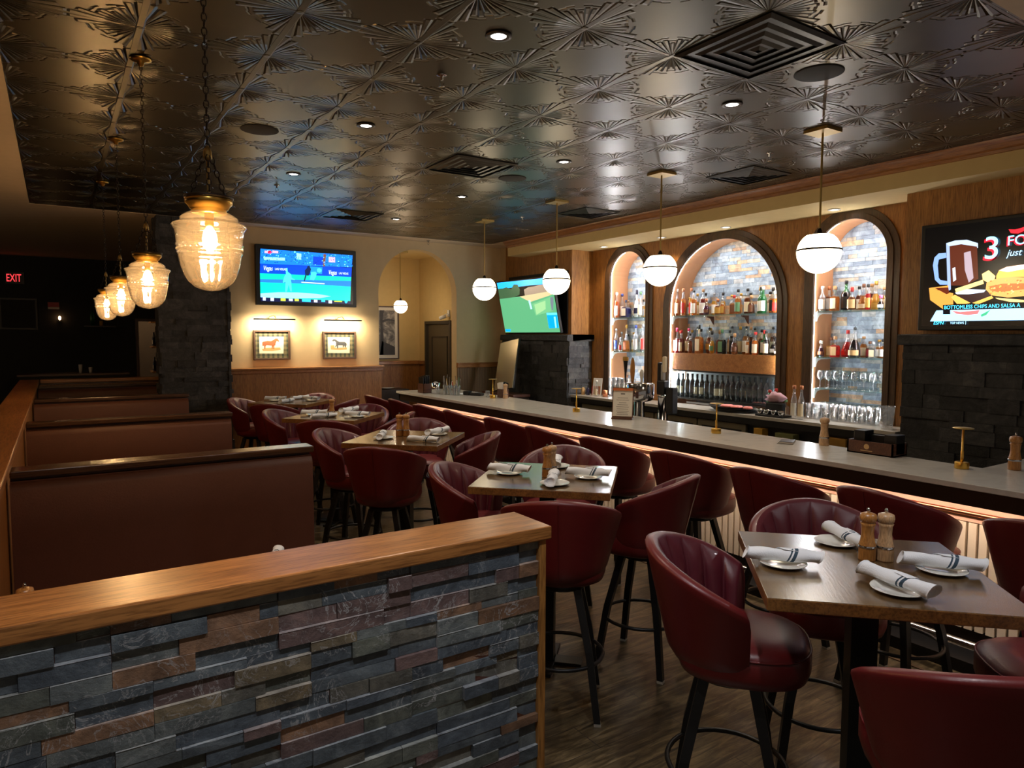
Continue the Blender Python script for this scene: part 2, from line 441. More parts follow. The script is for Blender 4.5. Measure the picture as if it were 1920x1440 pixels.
# ---------------------------------------------------------------- mesh helpers
class MB:
    def __init__(s): s.v, s.f, s.m, s.sm, s.c, s.slots = [], [], [], [], [], []
    def slot(s, name):
        if name not in s.slots: s.slots.append(name)
        return s.slots.index(name)
    def add(s, vs, fs, mat, smooth=False, col=None):
        o = len(s.v); s.v += [tuple(x) for x in vs]; k = s.slot(mat)
        for f in fs:
            s.f.append([o + i for i in f]); s.m.append(k); s.sm.append(smooth); s.c.append(col)
        return s
    def box(s, lo, hi, mat, col=None):
        x0, y0, z0 = lo; x1, y1, z1 = hi
        vs = [(x0, y0, z0), (x1, y0, z0), (x1, y1, z0), (x0, y1, z0), (x0, y0, z1), (x1, y0, z1), (x1, y1, z1), (x0, y1, z1)]
        return s.add(vs, [(0, 3, 2, 1), (4, 5, 6, 7), (0, 1, 5, 4), (1, 2, 6, 5), (2, 3, 7, 6), (3, 0, 4, 7)], mat, False, col)
    def hexa(s, vs, mat, col=None):
        return s.add(vs, [(0, 3, 2, 1), (4, 5, 6, 7), (0, 1, 5, 4), (1, 2, 6, 5), (2, 3, 7, 6), (3, 0, 4, 7)], mat, False, col)
    def prism(s, pts, d, mat):
        """closed outline pts (3d) pushed by vector d"""
        n = len(pts); d = Vector(d)
        vs = [Vector(p) for p in pts] + [Vector(p) + d for p in pts]
        fs = [tuple(range(n))[::-1], tuple(range(n, 2 * n))] + [(i, (i + 1) % n, n + (i + 1) % n, n + i) for i in range(n)]
        return s.add(vs, fs, mat)
    def lathe(s, prof, mat, seg=20, c=(0, 0, 0), smooth=True, a0=0, a1=2 * PI, sx=1, sy=1, caps=True, mats=None, rot=0, axis='Z'):
        """prof = [(r, z)], mats optional per band"""
        full = abs(a1 - a0 - 2 * PI) < 1e-6
        n = seg if full else seg + 1
        vs = []
        for r, z in prof:
            for i in range(n):
                a = a0 + rot + (a1 - a0) * i / seg
                p = (r * math.cos(a) * sx, r * math.sin(a) * sy, z)
                if axis == 'X': p = (p[2], p[0], p[1])
                elif axis == 'Y': p = (p[0], p[2], p[1])
                vs.append((c[0] + p[0], c[1] + p[1], c[2] + p[2]))
        for j in range(len(prof) - 1):
            fs = []
            for i in range(seg):
                k = (i + 1) % n if full else i + 1
                fs.append((j * n + i, j * n + k, (j + 1) * n + k, (j + 1) * n + i))
            s.add(vs[:0], [], mat)
            if j == 0: base = len(s.v); s.v += [tuple(x) for x in vs]
            kk = s.slot(mats[j] if mats else mat)
            for f in fs:
                s.f.append([base + q for q in f]); s.m.append(kk); s.sm.append(smooth); s.c.append(None)
        if full and caps:
            if prof[0][0] > 1e-5:
                s.f.append([base + q for q in range(n)][::-1]); s.m.append(s.slot(mats[0] if mats else mat)); s.sm.append(False); s.c.append(None)
            if prof[-1][0] > 1e-5:
                s.f.append([base + (len(prof) - 1) * n + q for q in range(n)]); s.m.append(s.slot(mats[-1] if mats else mat)); s.sm.append(False); s.c.append(None)
        return s
    def tube(s, pts, r, mat, seg=8, closed=False, r2=None):
        pts = [Vector(p) for p in pts]; n = len(pts); rings = []
        for i, p in enumerate(pts):
            if closed: d = pts[(i + 1) % n] - pts[i - 1]
            else: d = pts[min(i + 1, n - 1)] - pts[max(i - 1, 0)]
            d.normalize()
            ref = Vector((0, 0, 1)) if abs(d.z) < 0.9 else Vector((1, 0, 0))
            x = d.cross(ref).normalized(); y = d.cross(x).normalized()
            rr = r if r2 is None else r + (r2 - r) * i / max(1, n - 1)
            rings.append([p + (x * math.cos(2 * PI * k / seg) + y * math.sin(2 * PI * k / seg)) * rr for k in range(seg)])
        vs = [q for R in rings for q in R]; fs = []
        for i in range(n if closed else n - 1):
            j = (i + 1) % n
            for k in range(seg):
                l = (k + 1) % seg
                fs.append((i * seg + k, i * seg + l, j * seg + l, j * seg + k))
        s.add(vs, fs, mat, True)
        if not closed:
            s.add(rings[0], [tuple(range(seg))], mat); s.add(rings[-1], [tuple(range(seg))[::-1]], mat)
        return s
    def grid(s, rows, mat, smooth=True, closed_u=False):
        nu = len(rows[0]); vs = [p for r in rows for p in r]; fs = []
        for j in range(len(rows) - 1):
            for i in range(nu if closed_u else nu - 1):
                k = (i + 1) % nu
                fs.append((j * nu + i, j * nu + k, (j + 1) * nu + k, (j + 1) * nu + i))
        return s.add(vs, fs, mat, smooth)
    def xform(s, M):
        s.v = [tuple(M @ Vector(p)) for p in s.v]; return s
    def build(s, name, parent=None, loc=None, rot=None, bevel=0, M=None):
        me = bpy.data.meshes.new(name)
        me.from_pydata(s.v, [], s.f)
        for q in s.slots: me.materials.append(MATS[q])
        me.polygons.foreach_set('material_index', s.m)
        me.polygons.foreach_set('use_smooth', s.sm)
        if any(c is not None for c in s.c):
            ca = me.color_attributes.new('Col', 'FLOAT_COLOR', 'CORNER')
            buf = []
            for f, c in zip(s.f, s.c):
                buf += list(c or (0.5, 0.5, 0.5, 1)) * len(f)
            ca.data.foreach_set('color', buf)
        me.update()
        bm = bmesh.new(); bm.from_mesh(me)
        bmesh.ops.recalc_face_normals(bm, faces=bm.faces)
        bm.to_mesh(me); bm.free()
        o = bpy.data.objects.new(name, me)
        COL.objects.link(o)
        if parent: o.parent = parent
        if loc: o.location = loc
        if rot: o.rotation_euler = rot
        if M: o.matrix_world = M
        if bevel:
            bv = o.modifiers.new('edge', 'BEVEL'); bv.width = bevel; bv.segments = 2; bv.limit_method = 'ANGLE'; bv.angle_limit = math.radians(40)
        return o

def empty(name, loc=(0, 0, 0), rz=0):
    o = bpy.data.objects.new(name, None); COL.objects.link(o)
    o.location = loc; o.rotation_euler = (0, 0, rz); o.empty_display_size = 0.1
    return o
def tag(o, label, cat, group=None, kind=None):
    o['label'] = label; o['category'] = cat
    if group: o['group'] = group
    if kind: o['kind'] = kind
    return o
def struct(o, label=None):
    o['kind'] = 'structure'
    if label: o['label'] = label
    return o
def box_obj(name, lo, hi, mat, parent=None, bevel=0):
    return MB().box(lo, hi, mat).build(name, parent, bevel=bevel)
KIDS = {}
def copy_tree(o, loc=None, rz=None):
    def rec(q, par):
        c = q.copy(); COL.objects.link(c)
        if par: c.parent = par
        for ch in [k for k in KIDS.get(q.name, [])]: rec(ch, c)
        return c
    c = rec(o, None)
    if loc is not None: c.location = loc
    if rz is not None: c.rotation_euler = (0, 0, rz)
    return c
def index_kids(o):
    """remember the parts of a prototype before it is copied"""
    for q in list(COL.objects):
        if q.parent is not None:
            lst = KIDS.setdefault(q.parent.name, [])
            if q not in lst: lst.append(q)
ORD = ['first', 'second', 'third', 'fourth', 'fifth', 'sixth', 'seventh', 'eighth', 'ninth', 'tenth', 'eleventh', 'twelfth', 'thirteenth',
       'fourteenth', 'fifteenth', 'sixteenth', 'seventeenth', 'eighteenth', 'nineteenth', 'twentieth', 'twenty-first', 'twenty-second']
def text_obj(name, body, loc, mat, size, R, parent=None, extr=0.0005, sx=1.0, shear=0.0):
    cu = bpy.data.curves.new(name, 'FONT'); cu.body = body; cu.size = size; cu.extrude = extr; cu.shear = shear
    cu.materials.append(MATS[mat])
    t = bpy.data.objects.new('tmp_text', cu); COL.objects.link(t)
    bpy.context.view_layer.update()
    me = bpy.data.meshes.new_from_object(t.evaluated_get(bpy.context.evaluated_depsgraph_get()))
    bpy.data.objects.remove(t); me.name = name
    o = bpy.data.objects.new(name, me); COL.objects.link(o)
    if not me.materials: me.materials.append(MATS[mat])
    M = R.to_4x4(); M.translation = Vector(loc)
    if parent: o.parent = parent
    o.matrix_basis = M @ Matrix.Diagonal((sx, 1, 1, 1))
    return o
R_FAR = Matrix(((1, 0, 0), (0, 0, -1), (0, 1, 0)))       # lies on a wall that faces the camera along -Y
R_SIDE = Matrix(((0, 0, -1), (-1, 0, 0), (0, 1, 0)))     # lies on a wall that faces -X
# ---- measured things on the back bar shelves: (x, y, height, width, shape, glass, liquor, label, cap)
A2U = [(6.43, 6.07, .329, .051, 'tall', 'clear', 'amber', 'cream', 'white'), (6.47, 6.03, .32, .045, 'tall', 'clear', 'gold', 'cream', 'white'), (6.43, 5.918, .328, .049, 'tall', 'clear', 'amber', 'red', 'copper'), (6.47, 5.88, .336, .049, 'tall', 'clear', 'gold', 'red', 'copper'), (6.43, 5.752, .303, .062, 'tall', 'clear', 'amber', 'white', 'black'), (6.47, 5.697, .314, .073, 'tall', 'clear', 'darkred', 'white', 'cork'), (6.43, 5.558, .191, .086, 'round', 'clear', 'plum', 'brown', 'copper'), (6.47, 5.473, .189, .09, 'squat', 'clear', 'brown', 'gold', 'copper'), (6.43, 5.326, .196, .073, 'squat', 'clear', 'amber', 'gold', 'silver'), (6.47, 5.24, .22, .09, 'square', 'clear', 'amber', 'brown', 'red'), (6.43, 5.106, .276, .064, 'tall', 'clear', 'amber', 'green', 'black'), (6.47, 5.056, .286, .064, 'tall', 'clear', 'brown', 'cream', 'black'), (6.43, 4.928, .2, .077, 'squat', 'clear', 'brown', 'brown', 'cork'), (6.47, 4.879, .294, .064, 'tall', 'green', 'green', 'white', 'black'), (6.43, 4.777, .286, .066, 'tall', 'green', 'green', 'white', 'white'), (6.47, 4.726, .278, .065, 'square', 'clear', 'amber', 'black', 'black'), (6.43, 4.628, .232, .05, 'tall', 'clear', 'orange', 'red', 'white')]
A2L = [(6.43, 6.069, .307, .079, 'square', 'clear', 'red', 'white', 'pink'), (6.47, 6.028, .282, .041, 'tall', 'clear', 'red', 'black', 'red'), (6.43, 5.947, .273, .045, 'tall', 'clear', 'darkred', 'cream', 'red'), (6.47, 5.91, .302, .074, 'tall', 'clear', 'brown', 'cream', 'pink'), (6.43, 5.797, .24, .04, 'tall', 'clear', 'brown', 'brown', 'black'), (6.47, 5.773, .329, .048, 'tall', 'clear', 'clear', 'cream', 'black'), (6.43, 5.658, .339, .079, 'square', 'clear', 'amber', 'cream', 'black'), (6.47, 5.588, .338, .089, 'round', 'clear', 'brown', 'gold', 'black'), (6.43, 5.463, .27, .062, 'round', 'clear', 'gold', 'green', 'black'), (6.47, 5.433, .274, .066, 'square', 'clear', 'red', 'brown', 'cork'), (6.43, 5.318, .285, .075, 'square', 'clear', 'dark', 'green', 'green'), (6.47, 5.257, .327, .057, 'tall', 'clear', 'dark', 'black', 'black'), (6.43, 5.139, .238, .079, 'round', 'clear', 'brown', 'brown', 'cork'), (6.47, 5.06, .328, .073, 'tall', 'clear', 'amber', 'white', 'black'), (6.43, 4.963, .231, .033, 'tall', 'clear', 'amber', 'white', 'black'), (6.47, 4.948, .305, .048, 'tall', 'clear', 'clear', 'cream', 'black'), (6.43, 4.863, .252, .06, 'tall', 'clear', 'orange', 'cream', 'red'), (6.47, 4.821, .274, .069, 'square', 'green', 'green', 'white', 'red'), (6.43, 4.723, .266, .058, 'tall', 'clear', 'dark', 'cream', 'black'), (6.47, 4.696, .209, .09, 'round', 'clear', 'dark', 'white', 'black'), (6.43, 4.597, .145, .043, 'round', 'clear', 'dark', 'white', 'black')]
A3U = [(6.43, 4.114, .248, .061, 'tall', 'clear', 'clear', 'white', 'white'), (6.47, 4.072, .253, .08, 'square', 'clear', 'brown', 'grey', 'copper'), (6.43, 3.953, .245, .073, 'square', 'clear', 'amber', 'cream', 'cork'), (6.47, 3.897, .298, .077, 'tall', 'green', 'dark', 'black', 'black'), (6.43, 3.777, .222, .083, 'squat', 'clear', 'brown', 'tan', 'red'), (6.47, 3.719, .255, .08, 'cone', 'clear', 'amber', 'cream', 'brown'), (6.43, 3.619, .241, .044, 'tall', 'clear', 'red', 'gold', 'black'), (6.47, 3.6, .274, .082, 'cone', 'clear', 'gold', 'gold', 'gold'), (6.43, 3.495, .132, .059, 'round', 'clear', 'dark', 'white', 'pink'), (6.47, 3.488, .244, .037, 'tall', 'green', 'green', 'cream', 'black')]
A3L = [(6.43, 4.11, .162, .067, 'round', 'clear', 'plum', 'brown', 'white'), (6.47, 4.036, .196, .073, 'square', 'clear', 'gold', 'tan', 'brown'), (6.43, 3.93, .206, .072, 'square', 'clear', 'red', 'tan', 'cork'), (6.47, 3.863, .268, .098, 'cone', 'clear', 'red', 'red', 'red'), (6.43, 3.733, .305, .093, 'cone', 'clear', 'dark', 'tan', 'black'), (6.47, 3.636, .159, .06, 'square', 'clear', 'brown', 'maroon', 'brown'), (6.43, 3.552, .153, .063, 'square', 'clear', 'clear', 'cream', 'silver'), (6.47, 3.509, .179, .05, 'tall', 'clear', 'amber', 'white', 'black')]
A1U = [(6.43, 7.195, .345, .058, 'tall', 'clear', 'orange', 'white', 'white'), (6.47, 7.126, .33, .055, 'tall', 'clear', 'clear', 'white', 'blue'), (6.43, 6.932, .235, .103, 'square', 'clear', 'navy', 'cream', 'navy'), (6.47, 6.834, .366, .08, 'round', 'white', 'white', 'navy', 'navy'), (6.43, 6.656, .33, .065, 'tall', 'clear', 'clear', 'cream', 'green'), (6.47, 6.623, .199, .038, 'square', 'clear', 'dark', 'black', 'black')]
A1L = [(6.43, 7.213, .313, .056, 'tall', 'clear', 'clear', 'blue', 'silver'), (6.47, 7.174, .266, .053, 'tall', 'clear', 'clear', 'white', 'silver'), (6.43, 7.03, .181, .042, 'tall', 'clear', 'clear', 'red', 'silver'), (6.47, 7.02, .358, .076, 'cone', 'clear', 'clear', 'white', 'gold'), (6.43, 6.919, .246, .071, 'square', 'clear', 'amber', 'copper', 'silver'), (6.47, 6.837, .361, .071, 'tall', 'clear', 'clear', 'white', 'black'), (6.43, 6.733, .347, .057, 'tall', 'clear', 'clear', 'grey', 'blue'), (6.47, 6.71, .372, .064, 'tall', 'clear', 'clear', 'white', 'black'), (6.43, 6.599, .37, .053, 'tall', 'clear', 'clear', 'red', 'silver')]
TV3P = [
('mugice', [(.19, .677), (.255, .691), (.337, .687), (.414, .653), (.416, .617), (.192, .64)]),
('cola', [(.198, .65), (.298, .658), (.409, .628), (.429, .385), (.339, .34), (.222, .347)]),
('mugglass', [(.19, .677), (.216, .648), (.24, .316), (.217, .302)]),
('mugglass2', [(.321, .59), (.367, .6), (.396, .394), (.365, .36), (.333, .457)]),
('foam', [(.244, .479), (.264, .485), (.275, .388), (.255, .374)]),
('handle', [(.193, .603), (.14, .604), (.109, .573), (.1, .513), (.12, .398), (.158, .358), (.218, .354), (.217, .381), (.163, .392), (.148, .411), (.136, .51), (.142, .555), (.198, .565)]),
('traywood', [(.078, .336), (.222, .347), (.223, .313), (.123, .322), (.259, .285), (.263, .196), (.194, .161), (.091, .24)]),
('traydark', [(.123, .334), (.222, .332), (.231, .287), (.211, .28)]),
('bowl', [(.273, .284), (.367, .313), (.479, .299), (.525, .257), (.463, .217), (.398, .205), (.316, .238)]),
('bowlrim', [(.273, .288), (.34, .313), (.485, .299), (.473, .282), (.368, .272), (.287, .276)]),
('fry', [(.271, .318), (.462, .376), (.47, .346), (.28, .288)]),
('fry', [(.454, .419), (.498, .444), (.544, .398), (.539, .37), (.496, .352), (.462, .376)]),
('fry2', [(.246, .256), (.273, .273), (.385, .206), (.358, .2), (.29, .202)]),
('fry2', [(.398, .205), (.526, .254), (.539, .235), (.438, .193)]),
('patty', [(.489, .352), (.552, .377), (.656, .384), (.728, .365), (.734, .241), (.633, .235), (.525, .257), (.485, .302)]),
('patty2', [(.503, .323), (.597, .338), (.73, .323), (.732, .289), (.569, .277), (.517, .294)]),
('bun', [(.551, .398), (.568, .439), (.616, .46), (.723, .468), (.728, .365), (.656, .384), (.552, .377)]),
('buntop', [(.568, .436), (.616, .458), (.723, .467), (.725, .434), (.624, .421)]),
('fry', [(.552, .238), (.735, .213), (.736, .196), (.652, .202), (.565, .227)]),
('placemat', [(.145, .155), (.251, .159), (.738, .147), (.742, .068), (.101, .079)]),
('tomato', [(.258, .151), (.32, .138), (.453, .149), (.441, .12), (.375, .113), (.294, .124)]),
('herb', [(.461, .113), (.524, .149), (.5, .112), (.468, .098)]),
('capbar', [(.192, .197), (.736, .189), (.738, .152), (.247, .159), (.249, .122), (.196, .123)]),
('redpep', [(.635, .711), (.647, .724), (.677, .72), (.71, .75), (.713, .702), (.672, .693)]),
('reflect', [(.379, .779), (.59, .776), (.554, .742), (.504, .728), (.447, .731)]),
]
TV1P = [
('crowd', [(.064, .719), (1.297, .715), (1.281, .549), (.053, .528)]),
('fence', [(.056, .529), (1.28, .542), (1.272, .416), (.05, .405)]),
('grass', [(.05, .405), (1.272, .416), (1.268, .363), (.048, .331)]),
('dirt', [(.048, .331), (1.268, .363), (1.263, .277), (.047, .282)]),
('grass2', [(.047, .288), (.59, .294), (1.263, .283), (1.253, .084), (.041, .097)]),
('mound', [(.044, .146), (.274, .17), (.524, .176), (.783, .167), (.981, .141), (.821, .11), (.46, .098), (.043, .097)]),
('bluebox', [(.745, .666), (.883, .662), (.875, .552), (.74, .557)]),
('post', [(.884, .707), (.921, .703), (.901, .54), (.874, .539)]),
('sign', [(.698, .529), (.868, .525), (.859, .435), (.693, .439)]),
('signc', [(.795, .502), (.821, .514), (.854, .499), (.856, .473), (.827, .452), (.794, .463)]),
('score', [(.106, .615), (.369, .622), (.369, .585), (.103, .578)]),
('reddot', [(.156, .695), (.187, .703), (.204, .68), (.186, .66), (.155, .664)]),
('pinkbox', [(.114, .698), (.15, .697), (.149, .664), (.111, .667)]),
('pinkbox', [(.211, .705), (.284, .704), (.284, .673), (.21, .674)]),
('score', [(.521, .695), (.585, .687), (.583, .611), (.52, .613)]),
('pinkbox', [(.956, .673), (1.043, .672), (1.042, .601), (.955, .602)]),
('pitcher', [(.377, .485), (.398, .493), (.401, .442), (.447, .407), (.452, .363), (.496, .346), (.489, .337), (.439, .344), (.445, .3), (.451, .186), (.43, .186), (.41, .273), (.386, .178), (.363, .177), (.37, .309), (.338, .295), (.339, .32), (.359, .384), (.378, .41)]),
('umpire', [(.665, .533), (.691, .535), (.71, .491), (.696, .439), (.669, .399), (.65, .411), (.623, .327), (.61, .333), (.631, .41), (.626, .474), (.652, .5)]),
('catcher', [(.709, .453), (.768, .462), (.787, .444), (.773, .392), (.746, .345), (.688, .349), (.702, .401)]),
('ball', [(.578, .318), (.891, .313), (.89, .3), (.578, .308)]),
('bar', [(.043, .097), (1.253, .084), (1.25, .038), (.042, .047)]),
('barw', [(.077, .098), (.113, .097), (.112, .056), (.076, .057)]),
('barw', [(.174, .095), (.217, .095), (.216, .053), (.173, .054)]),
('bary', [(.303, .093), (.365, .092), (.365, .057), (.302, .058)]),
('barw', [(.409, .09), (.459, .089), (.459, .06), (.409, .061)]),
('bary', [(.485, .093), (.538, .092), (.538, .062), (.484, .061)]),
('barc', [(.58, .092), (.696, .09), (.696, .054), (.58, .057)]),
('barw', [(.742, .088), (.788, .087), (.787, .051), (.741, .053)]),
('barc', [(.841, .095), (.894, .094), (.893, .06), (.84, .061)]),
('barw', [(.94, .085), (.987, .084), (.987, .045), (.94, .046)]),
('bary', [(1.021, .08), (1.129, .079), (1.129, .067), (1.021, .068)]),
('barc', [(1.164, .092), (1.212, .091), (1.205, .063), (1.184, .049), (1.168, .062)]),
]
H1P = [
('mat', [(.024, .359), (.444, .361), (.438, .021), (.016, .027)]),
('paper', [(.075, .303), (.39, .304), (.382, .081), (.073, .085)]),
('ground', [(.106, .144), (.155, .157), (.34, .162), (.346, .13), (.24, .116), (.117, .119)]),
('bay', [(.12, .238), (.175, .251), (.224, .247), (.255, .263), (.28, .282), (.311, .28), (.329, .244), (.319, .238), (.298, .251), (.282, .219), (.279, .194), (.266, .187), (.263, .143), (.25, .143), (.249, .181), (.24, .143), (.231, .143), (.231, .188), (.168, .194), (.153, .182), (.148, .144), (.136, .144), (.134, .188), (.121, .182), (.114, .184), (.11, .226)]),
]
H2P = [
('mat', [(.018, .356), (.443, .358), (.438, .021), (.013, .027)]),
('paper', [(.071, .301), (.386, .299), (.38, .076), (.069, .082)]),
('ground', [(.109, .185), (.157, .191), (.17, .151), (.342, .157), (.338, .127), (.238, .121), (.113, .129)]),
('darkh', [(.131, .253), (.152, .274), (.183, .27), (.206, .251), (.233, .235), (.309, .234), (.336, .217), (.338, .183), (.329, .184), (.326, .157), (.314, .157), (.301, .186), (.294, .157), (.28, .16), (.28, .186), (.218, .187), (.214, .144), (.201, .144), (.198, .184), (.187, .158), (.173, .16), (.187, .197), (.185, .231), (.165, .248), (.142, .24)]),
]
TV2P = [
('sky', [(.0, 1.0), (.796, .987), (1.0, 1.0), (1.002, .874), (.622, .883), (.001, .873)]),
('tree', [(.003, .882), (.098, .879), (.174, .895), (.259, .848), (.325, .934), (.394, .924), (.422, .827), (.399, .728), (.214, .664), (.002, .677)]),
('tree2', [(.497, .817), (.585, .855), (.682, .858), (.779, .876), (1.002, .874), (.998, .751), (.751, .687), (.494, .684)]),
('path', [(.394, .695), (.788, .731), (1.005, .75), (1.002, .689), (.766, .59), (.576, .577), (.421, .642)]),
('grass', [(.002, .677), (.394, .695), (.576, .577), (1.002, .689), (1.0, .0), (.0, .0)]),
('ghost', [(.603, .542), (.953, .648), (.942, .389), (.633, .316)]),
('ghost2', [(.64, .523), (.841, .583), (.824, .429), (.65, .331)]),
('golfer', [(.929, .636), (.98, .638), (.974, .554), (.944, .404), (.921, .391), (.92, .528)]),
('board', [(.829, .359), (1.007, .355), (.992, .081), (.829, .077)]),
('board2', [(.829, .359), (1.007, .355), (1.004, .317), (.827, .32)]),
('boardw', [(.94, .284), (.968, .285), (.959, .089), (.937, .082)]),
('board', [(.019, .068), (.119, .066), (.113, .024), (.018, .025)]),
('white', [(.549, .612), (.582, .617), (.597, .446), (.564, .441)]),
]
# ================================================================ THE SETTING
fl = box_obj('floor', (-9, -4, -0.05), (7.5, 17.5, 0.0), 'floor_plank'); struct(fl, 'weathered plank floor')
CX0, CX1, CY0, CY1 = -0.18, 5.58, 1.385, 9.05
o = box_obj('ceiling', (CX0, CY0, CEIL), (CX1, CY1, CEIL + 0.05), 'pressed_metal'); struct(o, 'dark pressed metal ceiling of star tiles')
mb = MB()
mb.box((-9, -4, CEIL - 0.004), (CX0, 17.5, CEIL + 0.05), 'plaster_pale')
mb.box((CX0, -4, CEIL - 0.004), (7.5, CY0, CEIL + 0.05), 'plaster_pale')
mb.box((CX0, CY1, CEIL - 0.004), (7.5, 17.5, CEIL + 0.05), 'plaster_pale')
mb.box((CX1, CY0, CEIL - 0.002), (7.5, CY1, CEIL + 0.05), 'plaster_pale')
struct(mb.build('ceiling'), 'pale plaster ceiling around the metal panel')

def arc_pts(a, b, spring, n=20):
    r = (b - a) / 2; c = (a + b) / 2
    return [(c - r * math.cos(PI * i / n), spring + r * math.sin(PI * i / n)) for i in range(n + 1)]
def arch_face(mb, P, s0, s1, z0, z1, arches, mat):
    def quad(a, b, lo, hi):
        if b - a > 1e-4 and hi - lo > 1e-4: mb.add([P(a, lo), P(b, lo), P(b, hi), P(a, hi)], [(0, 1, 2, 3)], mat)
    cur = s0
    for a, b, sill, spring in arches:
        quad(cur, a, z0, z1); quad(a, b, z0, sill)
        pts = arc_pts(a, b, spring)
        for (p, q) in zip(pts, pts[1:]):
            mb.add([P(p[0], p[1]), P(q[0], q[1]), P(q[0], z1), P(p[0], z1)], [(0, 1, 2, 3)], mat)
        cur = b
    quad(cur, s1, z0, z1)
def arch_reveal(mb, P3, arch, d0, d1, mat, sill=True):
    a, b, sl, sp = arch
    path = [(a, sl)] + arc_pts(a, b, sp) + [(b, sl)]
    for p, q in zip(path, path[1:]):
        mb.add([P3(p[0], p[1], d0), P3(q[0], q[1], d0), P3(q[0], q[1], d1), P3(p[0], p[1], d1)], [(0, 1, 2, 3)], mat, True)
    if sill: mb.add([P3(a, sl, d0), P3(b, sl, d0), P3(b, sl, d1), P3(a, sl, d1)], [(0, 1, 2, 3)], mat)

def stone_rows(mb, P3, s0, s1, z0, z1, pal, hts, lens, dmin, dmax, mat, panel=None, rnd=None, lit_edge=False):
    """courses of split stone; P3(s, z, d) maps to space, d = how far a stone stands out"""
    R = rnd or random
    z = z1
    k = 0
    while z > z0 + 0.004:
        h = R.choice(hts); h = min(h, z - z0)
        if z - z0 - h < 0.012: h = z - z0
        s = s0
        brk = panel * (0.0 if (k // 4) % 2 == 0 else 0.22) if panel else 0
        while s < s1 - 0.004:
            l = R.uniform(*lens)
            if panel:
                nxt = (math.floor((s - s0 - brk) / panel + 1.001)) * panel + brk + s0
                if s + l > nxt - 0.05: l = nxt - s
            l = min(l, s1 - s)
            d = R.uniform(dmin, dmax)
            c = R.choice(pal); t = R.uniform(0.8, 1.2); c = tuple(x * t for x in c) + (1,)
            g = 0.0008
            a, b2, lo, hi = s + g, s + l - g, z - h + g, z - g
            j = lambda: R.uniform(-0.002, 0.002)
            vs = [P3(a, lo, -0.02), P3(b2, lo, -0.02), P3(b2, lo, d + j()), P3(a, lo, d + j()), P3(a, hi, -0.02), P3(b2, hi, -0.02), P3(b2, hi, d + j()), P3(a, hi, d + j())]
            mb.hexa(vs, mat, c)
            if lit_edge and R.random() < 0.7:      # upper edge painted paler, as light catches the split stone
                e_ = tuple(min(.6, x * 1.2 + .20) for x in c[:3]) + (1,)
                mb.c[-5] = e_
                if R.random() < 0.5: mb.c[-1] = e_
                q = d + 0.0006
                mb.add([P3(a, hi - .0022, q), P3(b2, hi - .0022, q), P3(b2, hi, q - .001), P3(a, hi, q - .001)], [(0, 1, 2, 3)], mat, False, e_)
            s += l
        z -= h; k += 1
    return mb

SLATE = [(0.10, 0.122, 0.14)] * 6 + [(0.08, 0.10, 0.122)] * 5 + [(0.12, 0.138, 0.14)] * 4 + [(0.11, 0.122, 0.105)] * 4 + [(0.22, 0.125, 0.075)] * 2 + [(0.17, 0.135, 0.085)] * 1 + [(0.15, 0.10, 0.095)] * 2 + [(0.13, 0.125, 0.105)] * 2
PALE = [(0.30, 0.37, 0.45)] * 5 + [(0.38, 0.44, 0.50)] * 4 + [(0.24, 0.30, 0.37)] * 3 + [(0.58, 0.38, 0.24)] * 2 + [(0.50, 0.44, 0.34)] * 2 + [(0.48, 0.48, 0.46)] * 2
COAL = [(0.050, 0.050, 0.052)] * 3 + [(0.07, 0.07, 0.074)] * 2 + [(0.036, 0.036, 0.038)]

# ---- far wall with the archway
YW = 9.35
ARF = (3.88, 5.15, 0.0, 2.495)
mb = MB()
arch_face(mb, lambda s, z: (s, YW, z), 1.45, 5.95, 0, CEIL, [ARF], 'plaster')
arch_reveal(mb, lambda s, z, d: (s, d, z), ARF, YW, YW + 0.16, 'plaster', False)
struct(mb.build('wall_far'), 'beige plaster wall with an archway')
mb = MB().box((5.95, 9.20, 0), (6.1, YW, CEIL), 'plaster')
struct(mb.build('wall_far'))
# wainscot left of the archway: stands out as a shelf
mb = MB()
mb.box((1.70, YW - 0.13, 0), (3.86, YW - 0.001, 1.405), 'wainscot')
o = mb.build('wall_far_wainscot'); struct(o, 'oak wainscot below the prints')
mb = MB(); mb.box((1.68, YW - 0.17, 1.405), (3.89, YW - 0.001, 1.435), 'oak_x'); mb.box((1.69, YW - 0.15, 1.36), (3.875, YW - 0.001, 1.405), 'oak_mould')
struct(mb.build('trim_1', bevel=0.006), 'oak chair rail shelf')
mb = MB()
mb.box((5.15, YW - 0.03, 0), (5.949, YW - 0.001, 1.37), 'beadboard')
struct(mb.build('wall_far_wainscot'), 'grooved board wainscot right of the archway')
mb = MB(); mb.box((5.14, YW - 0.055, 1.37), (5.949, YW - 0.001, 1.43), 'oak_x'); mb.box((5.14, YW - 0.07, 1.425), (5.949, YW - 0.001, 1.445), 'oak_x')
mb.box((5.152, YW, 1.37), (5.17, YW + 0.16, 1.44), 'oak_y'); mb.box((5.151, YW, 0), (5.158, YW + 0.16, 1.37), 'oak_z')
struct(mb.build('trim_2', bevel=0.004), 'oak chair rail right of the archway')

